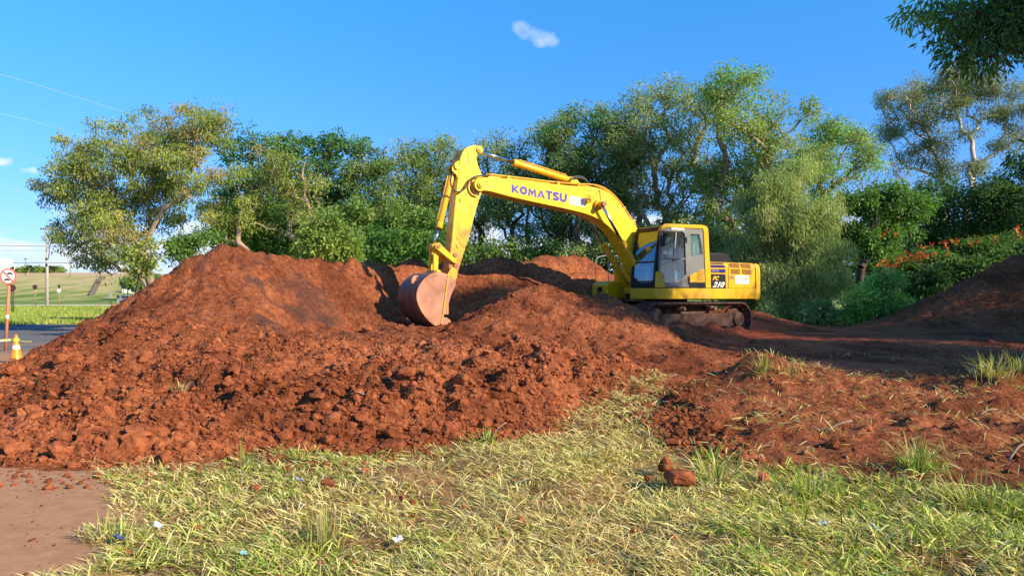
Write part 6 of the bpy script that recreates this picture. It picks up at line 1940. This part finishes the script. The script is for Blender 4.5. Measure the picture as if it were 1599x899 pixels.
# clods lying alone on the grass
for lb, px, py, r_, dz_ in (("large rounded rooty clod of red earth lying on the green grass", 1068, 762, 0.125, 0), ("orange-red clod leaning behind the large rooty clod", 1041, 740, 0.085, 0), ("small reddish clod left of the large rooty clod", 1013, 755, 0.045, 0),
                        ("dark rough clod casting a shadow on the grass left of centre", 509, 770, 0.07, 0), ("round brown clod on the grass below the green weed", 398, 772, 0.05, 0), ("smooth oval orange clod on the grass near the foot of the mound", 574, 746, 0.062, 0),
                        ("pair-like small clod in the grass just under the mound foot", 448, 740, 0.045, 0), ("small clod beside a faint bare patch of grass", 608, 727, 0.04, 0), ("flat wedge-shaped clod among the long green grass", 1193, 757, 0.07, 0)):
    Y = CH * F / (py - HY); q_ = at(px, py, Y)
    me, vs, fs = rock_mesh(int(px), 4, .3)
    o = link(bpy.data.objects.new("clod", me)); o.scale = (r_ * 1.15, r_, r_ * 1.05); o.location = (q_.x, q_.y + r_ * .5, r_ * 0.62 + .02); o.rotation_euler = (0, 0, px)
    tag(o, lb, "clod")

# ------------------------------------------------------------------ grass
def toe_y(x):
    """near edge of the soil for each x"""
    xs = np.array([-6, -4.9, -4.3, -3.7, -3.2, -2.6, -2.05, -1.3, -0.85, -0.3, 0.27, 0.75, 1.05, 1.75])
    return x


def blades(name, n_try, region, length, width, lie, palette, seed, zoff=0.0, windx=-0.6, upr=0.35):
    rng = np.random.default_rng(seed)
    # more tries near the lens
    y = 3.4 + (15.5 - 3.4) * rng.random(n_try) ** 1.75
    x = rng.uniform(-1, 1, n_try) * (0.76 * y + 0.8)
    keep_ = rng.random(n_try) < region(x, y)
    x, y = x[keep_], y[keep_]; N = len(x)
    z = top_z(x, y) - 0.01 + zoff * rng.random(N)
    # clumps share a direction
    th = 6.28 * vnoise(x * 1.7, y * 1.7, seed + 1) * 1.6 + rng.normal(0, 1.7, N)
    dirx = np.cos(th) + windx; diry = np.sin(th) * 0.9 - 0.1
    dn = np.hypot(dirx, diry) + 1e-6; dirx /= dn; diry /= dn
    L = length(x, y) * rng.uniform(0.5, 1.35, N)
    li = np.clip(lie(x, y) + rng.normal(0, 0.2, N), 0.05, 1.0)        # 1: flat on the ground
    w = width * rng.uniform(0.6, 1.4, N) * np.clip(0.55 + y * 0.09, 0.9, 1.7)
    pts = []
    T = [0, 0.35, 0.7, 1.0]
    rise = L * (1 - li) * 0.9 + 0.02
    run = L * np.sqrt(np.clip(1 - (1 - li) ** 2, 0.05, 1)) 
    sag = rng.uniform(0.2, 0.9, N)
    for t in T:
        px_ = x + dirx * run * t; py_ = y + diry * run * t
        pz = z + rise * (t * (1 + sag) - t * t * sag * 1.15) 
        pts.append(np.stack([px_, py_, pz], -1))
    pts = np.stack(pts, 1)                       # N,4,3
    tw = rng.uniform(-1.0, 1.0, N)
    sx = -diry * np.cos(tw); sy = dirx * np.cos(tw); sz = np.sin(tw)
    S = np.stack([sx, sy, sz], -1)[:, None, :] * (w[:, None] * np.array([0.7, 1.0, 0.75, 0.08])[None, :])[:, :, None] * 0.5
    V = np.stack([pts - S, pts + S], 2).reshape(N, 8, 3)
    f = np.array([[0, 1, 3, 2], [2, 3, 5, 4], [4, 5, 7, 6]])
    Fc = (f[None] + (np.arange(N) * 8)[:, None, None]).reshape(-1, 4)
    pal = np.array([c for c, _ in palette[0]]); pal2 = np.array([c for c, _ in palette[1]])
    w1 = np.array([c for _, c in palette[0]], float); w1 /= w1.sum(); w2 = np.array([c for _, c in palette[1]], float); w2 /= w2.sum()
    a = pal[rng.choice(len(pal), N, p=w1)]; b_ = pal2[rng.choice(len(pal2), N, p=w2)]
    g = palette[2](x, y) > rng.random(N)
    col = np.where(g[:, None], b_, a) * (1 + rng.normal(0, .16, N))[:, None]
    C = np.repeat(np.clip(col, .01, .9), 8, axis=0).reshape(N, 8, 3)
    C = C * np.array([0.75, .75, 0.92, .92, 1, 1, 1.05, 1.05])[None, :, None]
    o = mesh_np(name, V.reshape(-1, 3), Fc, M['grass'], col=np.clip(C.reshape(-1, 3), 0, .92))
    return tag(o, kind='stuff'), N


STRAW = [((0.66, 0.55, 0.22), 3), ((0.80, 0.72, 0.30), 1.6), ((0.52, 0.41, 0.16), 2), ((0.38, 0.25, 0.11), .9), ((0.80, 0.72, 0.42), .4)]
GREEN = [((0.36, 0.45, 0.07), 3), ((0.24, 0.36, 0.055), 2), ((0.52, 0.56, 0.13), 2.8), ((0.14, 0.24, 0.045), 1)]


def soil_cover(x, y):
    return ss((soil_z(x, y) - base_z(x, y) - 0.0) / 0.05)


def road_mask(x, y):
    e = np.interp(y, [3.4, 4.6, 5.4, 6.2, 7.0, 8.0], [-2.72, -2.92, -3.10, -3.55, -4.2, -4.9]) + 0.28 * fbm(x, y, 1.3, 3, 41) * 1.2 + 0.07
    return ss((x - e) / 0.12)


def green_amt(x, y):
    px, py = px_of(x, y)
    g = 0.33 + 0.65 * (vnoise(x * 0.9, y * 0.9, 61) - 0.5) + 0.5 * (vnoise(x * 2.6, y * 2.6, 62) - 0.5)
    g = g + 0.17 * ss((px - 1080) / 250) * ss((py - 690) / 60) + 0.15 * ss((px - 780) / 100) * (py < 740)
    g = g - 0.2 * ss((350 - px) / 250) - 0.6 * tongue(x, y)
    return np.clip(g, 0.05, 0.92)


def bare(x, y):
    v = vnoise(x * 1.1 + 5, y * 1.6, 71) * 0.6 + vnoise(x * 3.1, y * 3.6, 72) * 0.4
    return 1 - 0.95 * ss((v - 0.52) / 0.09)


def reg_mat(x, y):
    s = 1 - soil_cover(x, y) * (1 - tongue(x, y))
    return s * road_mask(x, y) * (0.15 + 0.85 * bare(x, y))


_, n1 = blades("grass_mat", 150000, reg_mat, lambda x, y: 0.088 + 0.045 * vnoise(x, y, 3), 0.0078, lambda x, y: 0.84 - 0.14 * vnoise(x * 1.3, y * 1.3, 4), (STRAW, GREEN, green_amt), 21, zoff=0.05)


def reg_tuft(x, y):
    t = ss((vnoise(x * 1.9, y * 1.9, 81) - 0.60) / 0.1) * 0.7
    px, py = px_of(x, y)
    t = np.maximum(t, 0.75 * ss((px - 1130) / 80) * ss((py - 700) / 40) * ss((vnoise(x * 2.2, y * 2.2, 83) - 0.30) / 0.1))
    s = 1 - soil_cover(x, y) * (1 - 0.55 * tongue(x, y))
    return t * s * road_mask(x, y)


_, n2 = blades("grass_tufts", 95000, reg_tuft, lambda x, y: 0.10 + 0.08 * ss((px_of(x, y)[0] - 1080) / 200), 0.0115, lambda x, y: 0.50 + 0 * x, (STRAW[:3], GREEN, lambda x, y: np.clip(green_amt(x, y) + 0.30, 0, .95)), 22, windx=-0.35)


def reg_thatch(x, y):
    s = 1 - soil_cover(x, y) * (1 - tongue(x, y))
    return s * road_mask(x, y)


THATCH = [((0.50, 0.36, 0.17), 3), ((0.34, 0.18, 0.08), 3), ((0.62, 0.50, 0.26), 2)]
blades("dry_thatch", 60000, reg_thatch, lambda x, y: 0.11 + 0 * x, 0.006, lambda x, y: 0.97 + 0 * x, (THATCH, GREEN, lambda x, y: 0.08 + 0 * x), 23, zoff=0.02, windx=0)


def reg_straw(x, y):
    """dry stalks strewn over the right-hand soil"""
    h = soil_z(x, y) - base_z(x, y)
    a = ss((x - 1.6) / 1.0) * (y < 12.8) * ss(h / .05)
    px, py = px_of(x, y, soil_smooth(x, y))
    k = 0.18 + 0.45 * ss((vnoise(x * 1.4, y * 2.2, 91) - .55) / .15) + 0.5 * np.exp(-((px - 1450) / 90) ** 2 - ((py - 700) / 16) ** 2)
    heap = np.exp(-(((x - 4.6) / 0.9) ** 2 + ((y - 12.1) / .6) ** 2)) + np.exp(-(((x - 7.45) / 0.8) ** 2 + ((y - 11.2) / 0.5) ** 2))
    line = 0.30 * np.exp(-((y - 15.3 - (x - 6) * .05) / 0.35) ** 2) * (x > 5)
    tg = tongue(x, y) * 0.9
    return np.clip(a * k * .55 + heap * .95 + line + tg, 0, 1)


blades("straw_on_soil", 80000, reg_straw, lambda x, y: 0.16 + 0 * x, 0.006, lambda x, y: 0.72 + 0 * x, (STRAW, GREEN, lambda x, y: 0.10 + 0 * x), 24, zoff=0.02, windx=0)


def tuft(label, px, py, Y, n, L, wd, green, seed, name="grass_tuft", cat="grass tuft", group=None, spread=0.12, upr=0.75):
    """one clump of grass standing by itself"""
    rng = np.random.default_rng(seed)
    q_ = at(px, py, Y); x0, y0 = q_.x, q_.y; z0 = float(top_z(np.array([x0]), np.array([y0]))[0])
    V = []; Fq = []; C = []
    for i in range(n):
        a = rng.uniform(0, 6.28); l = L * rng.uniform(.5, 1.25); lean = rng.uniform(.15, 1.15) * (1.25 - upr)
        r0 = rng.random() * spread; bx, by = math.cos(a) * r0, math.sin(a) * r0
        bz = float(top_z(np.array([x0 + bx]), np.array([y0 + by]))[0]) - z0 if i % 6 == 0 else (bz if i else 0)
        a2 = a + rng.normal(0, .5); s = Vector((-math.sin(a2), math.cos(a2), rng.uniform(-.4, .4))) * wd * .5 * rng.uniform(.6, 1.3)
        c = np.array(GREEN[rng.integers(4)][0] if rng.random() < green else STRAW[rng.integers(5)][0]) * rng.uniform(.8, 1.15)
        for j, t in enumerate((0, .35, .7, 1.0)):
            rr_ = l * lean * t ** 1.5; zz = l * (t - 0.45 * lean * t * t)
            p = Vector((bx + math.cos(a2) * rr_, by + math.sin(a2) * rr_, bz + zz - .01)); k = (0.8, 1, .7, .06)[j]
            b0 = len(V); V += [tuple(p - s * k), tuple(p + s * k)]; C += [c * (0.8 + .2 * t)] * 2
            if j: Fq.append((b0 - 2, b0 - 1, b0 + 1, b0))
    o = mesh_np(name, V, np.array(Fq), M['grass'], col=np.clip(np.array(C), 0, .9)); o.location = (x0, y0, z0)
    return tag(o, label, cat, group)


for i, (lb, px, py, Y, n, L, wd, g_, spd, up) in enumerate((
        ("spiky tuft of green grass on top of the strawy soil heap", 1192, 578, 11.9, 60, .30, .011, .6, .12, .55),
        ("dry pale tuft hanging over the right side of the soil heap", 1235, 598, 11.8, 50, .22, .010, .15, .2, .4),
        ("yellow-green tuft of long grass at the right edge on the dark soil", 1552, 600, 11.0, 110, .40, .012, .45, .28, .45),
        ("second green tuft on the dark soil, cut by the right edge of the view", 1594, 592, 11.2, 60, .36, .012, .5, .2, .5),
        ("tall single green weed at the foot of the mound left of centre", 377, 722, 7.6, 9, .30, .009, .6, .04, 1.0),
        ("short leafy green tuft below the tall weed at the mound foot", 384, 730, 7.35, 60, .17, .010, .7, .15, .5),
        ("dry straw tuft caught on the cloddy slope of the mound", 281, 625, 9.4, 36, .20, .010, .1, .10, .4),
        ("broad-leaved green tuft at the end of the mound foot near the centre", 757, 700, 8.5, 50, .24, .022, .9, .14, .5),
        ("upright fine yellow grass clump in the foreground lawn", 505, 862, 5.05, 150, .26, .005, .35, .12, .95),
        ("long green arching grass between the rooty clod and the soil ridge", 1120, 762, 6.7, 90, .42, .010, .75, .2, .35),
        ("tall green tuft growing from the edge of the soil ridge at right", 1435, 745, 7.0, 90, .34, .011, .8, .16, .6),
        ("dense dark green tuft of blades below the middle of the soil ridge", 1265, 770, 6.4, 120, .30, .010, .85, .25, .5),
        ("long yellow-green tuft in front of the soil ridge at far right", 1530, 800, 5.9, 120, .32, .010, .65, .25, .5),
        ("green tuft in front of the road's edge at the lower left", 190, 852, 5.1, 80, .22, .009, .8, .2, .4),
        ("small green tuft at the top of the mound foot right of the tall weed", 472, 722, 7.6, 40, .16, .010, .7, .12, .5),
        ("bright green weed with wide blades on the soil ridge's dark side", 1105, 715, 7.7, 30, .2, .016, .9, .12, .5))):
    tuft(lb, px, py, Y, n, L, wd, g_, 500 + i, spread=spd, upr=up)
for i in range(26):     # stalks leaning out over the road edge
    pass

# far verge: rough grass with height beside the far road
rng = np.random.default_rng(31)
def verge(name, x0, x1, y0, y1, n, L, seedpal):
    x = rng.uniform(x0, x1, n) ; y = rng.uniform(y0, y1, n)
    x = x - (y - y0) * 0.35
    z = base_z(x, y); l = L * rng.uniform(.5, 1.3, n); a = rng.uniform(0, 6.28, n); w = 0.05 + .0 * a
    S = np.stack([np.cos(a), np.sin(a), 0 * a], -1) * w[:, None]; P0 = np.stack([x, y, z], -1)
    tip = P0 + np.stack([rng.normal(0, .3, n) * l, rng.normal(0, .3, n) * l, l], -1)
    V = np.stack([P0 - S, P0 + S, tip + S * .2, tip - S * .2], 1).reshape(-1, 3)
    pal = np.array([c for c, _ in GREEN[:3]] + [STRAW[0][0]]); col = pal[rng.choice(4, n, p=[.4, .3, .2, .1])] * 0.85
    return tag(mesh_np(name, V, np.arange(n * 4).reshape(-1, 4), M['grass'], col=np.repeat(col, 4, axis=0)), kind='stuff')


verge("verge_grass", -66, -20, 45, 60, 26000, 0.22, 0)
verge("verge_grass", -60, -12, 63, 97, 36000, 0.20, 0)

# ------------------------------------------------------------------ litter in the grass
def litter(label, px, py, size, colr, seed, cat="litter"):
    rng = np.random.default_rng(seed)
    Y = CH * F / (py - HY); q_ = at(px, py, Y); n_ = 7
    V = []
    for j in range(n_):
        for i in range(n_):
            u, v = i / (n_ - 1) - .5, j / (n_ - 1) - .5
            V.append((u * size * 1.2 + rng.normal(0, .07) * size, v * size + rng.normal(0, .07) * size, 0.05 + abs(rng.normal(0, .16)) * size + 0.1 * size * math.sin(u * 7 + seed)))
    o = mesh_np("litter", V, grid_faces(n_, n_), simple("litter_film", colr, 0.35))
    o.location = (q_.x, q_.y, 0.03); o.rotation_euler = (rng.uniform(.1, .5), rng.uniform(-.3, .3), rng.uniform(0, 3))
    mo = o.modifiers.new("s", 'SOLIDIFY'); mo.thickness = 0.0012
    return tag(o, label, cat, "litter in the grass")


for i, a in enumerate((("crumpled white plastic scrap on the grass at the lower left", 243, 836, .055, (.6, .6, .6)), ("dark blue scrap of wrapping in the grass at the lower left", 180, 858, .06, (.06, .09, .18)),
                       ("small lilac-blue scrap lying near the dark rough clod", 463, 762, .05, (.42, .46, .85)), ("folded white paper scrap in the grass left of centre", 622, 857, .05, (.62, .57, .54)), ("pale turquoise scrap in the grass at the bottom", 376, 881, .045, (.25, .45, .52)),
                       ("white paper piece half buried in grass at the lower right", 1362, 840, .07, (.62, .62, .64)), ("greyish film scrap in the long grass left of the white paper piece", 1284, 834, .06, (.5, .54, .58)),
                       ("small white film scrap on the strawy grass at the mound's low end", 975, 656, .05, (.58, .6, .6)), ("pale scrap at the bottom edge of the view right of centre", 1028, 888, .03, (.5, .56, .6)))):
    litter(*a, seed=i + 3)
# stalks and sticks on the soil
def stick(label, px, py, Y, L, ang, r, seed):
    q_ = at(px, py, Y); z = float(top_z(np.array([q_.x]), np.array([q_.y]))[0]) + .03
    rnd = random.Random(seed); d = Vector((math.cos(ang), .2, math.sin(ang) * .6)).normalized()
    o = MB().tube(smooth_path([(0, 0, 0), tuple(d * L * .5 + Vector((0, 0, .02 + rnd.random() * .03))), tuple(d * L)], 4), r, 6).build("stick", M['tan_bark'])
    o.location = (q_.x, q_.y, z); return tag(o, label, "stick", "dry sticks on the soil")


for i, a in enumerate((("pale stick rising from the soil at the centre foot of the mound", 765, 690, 8.6, .30, 1.1, .007), ("bent dry root lying on the right-hand soil ridge", 1290, 665, 8.3, .35, .5, .010), ("dry pale stick at the right edge of the soil ridge", 1575, 720, 7.2, .3, .8, .012),
                       ("short pale stick lying on the cloddy slope", 548, 650, 9.0, .16, -.1, .010), ("thin stick in the dark hollow at right", 1530, 645, 8.9, .25, .4, .009))):
    stick(*a, seed=i)
print("blades", n1, n2)
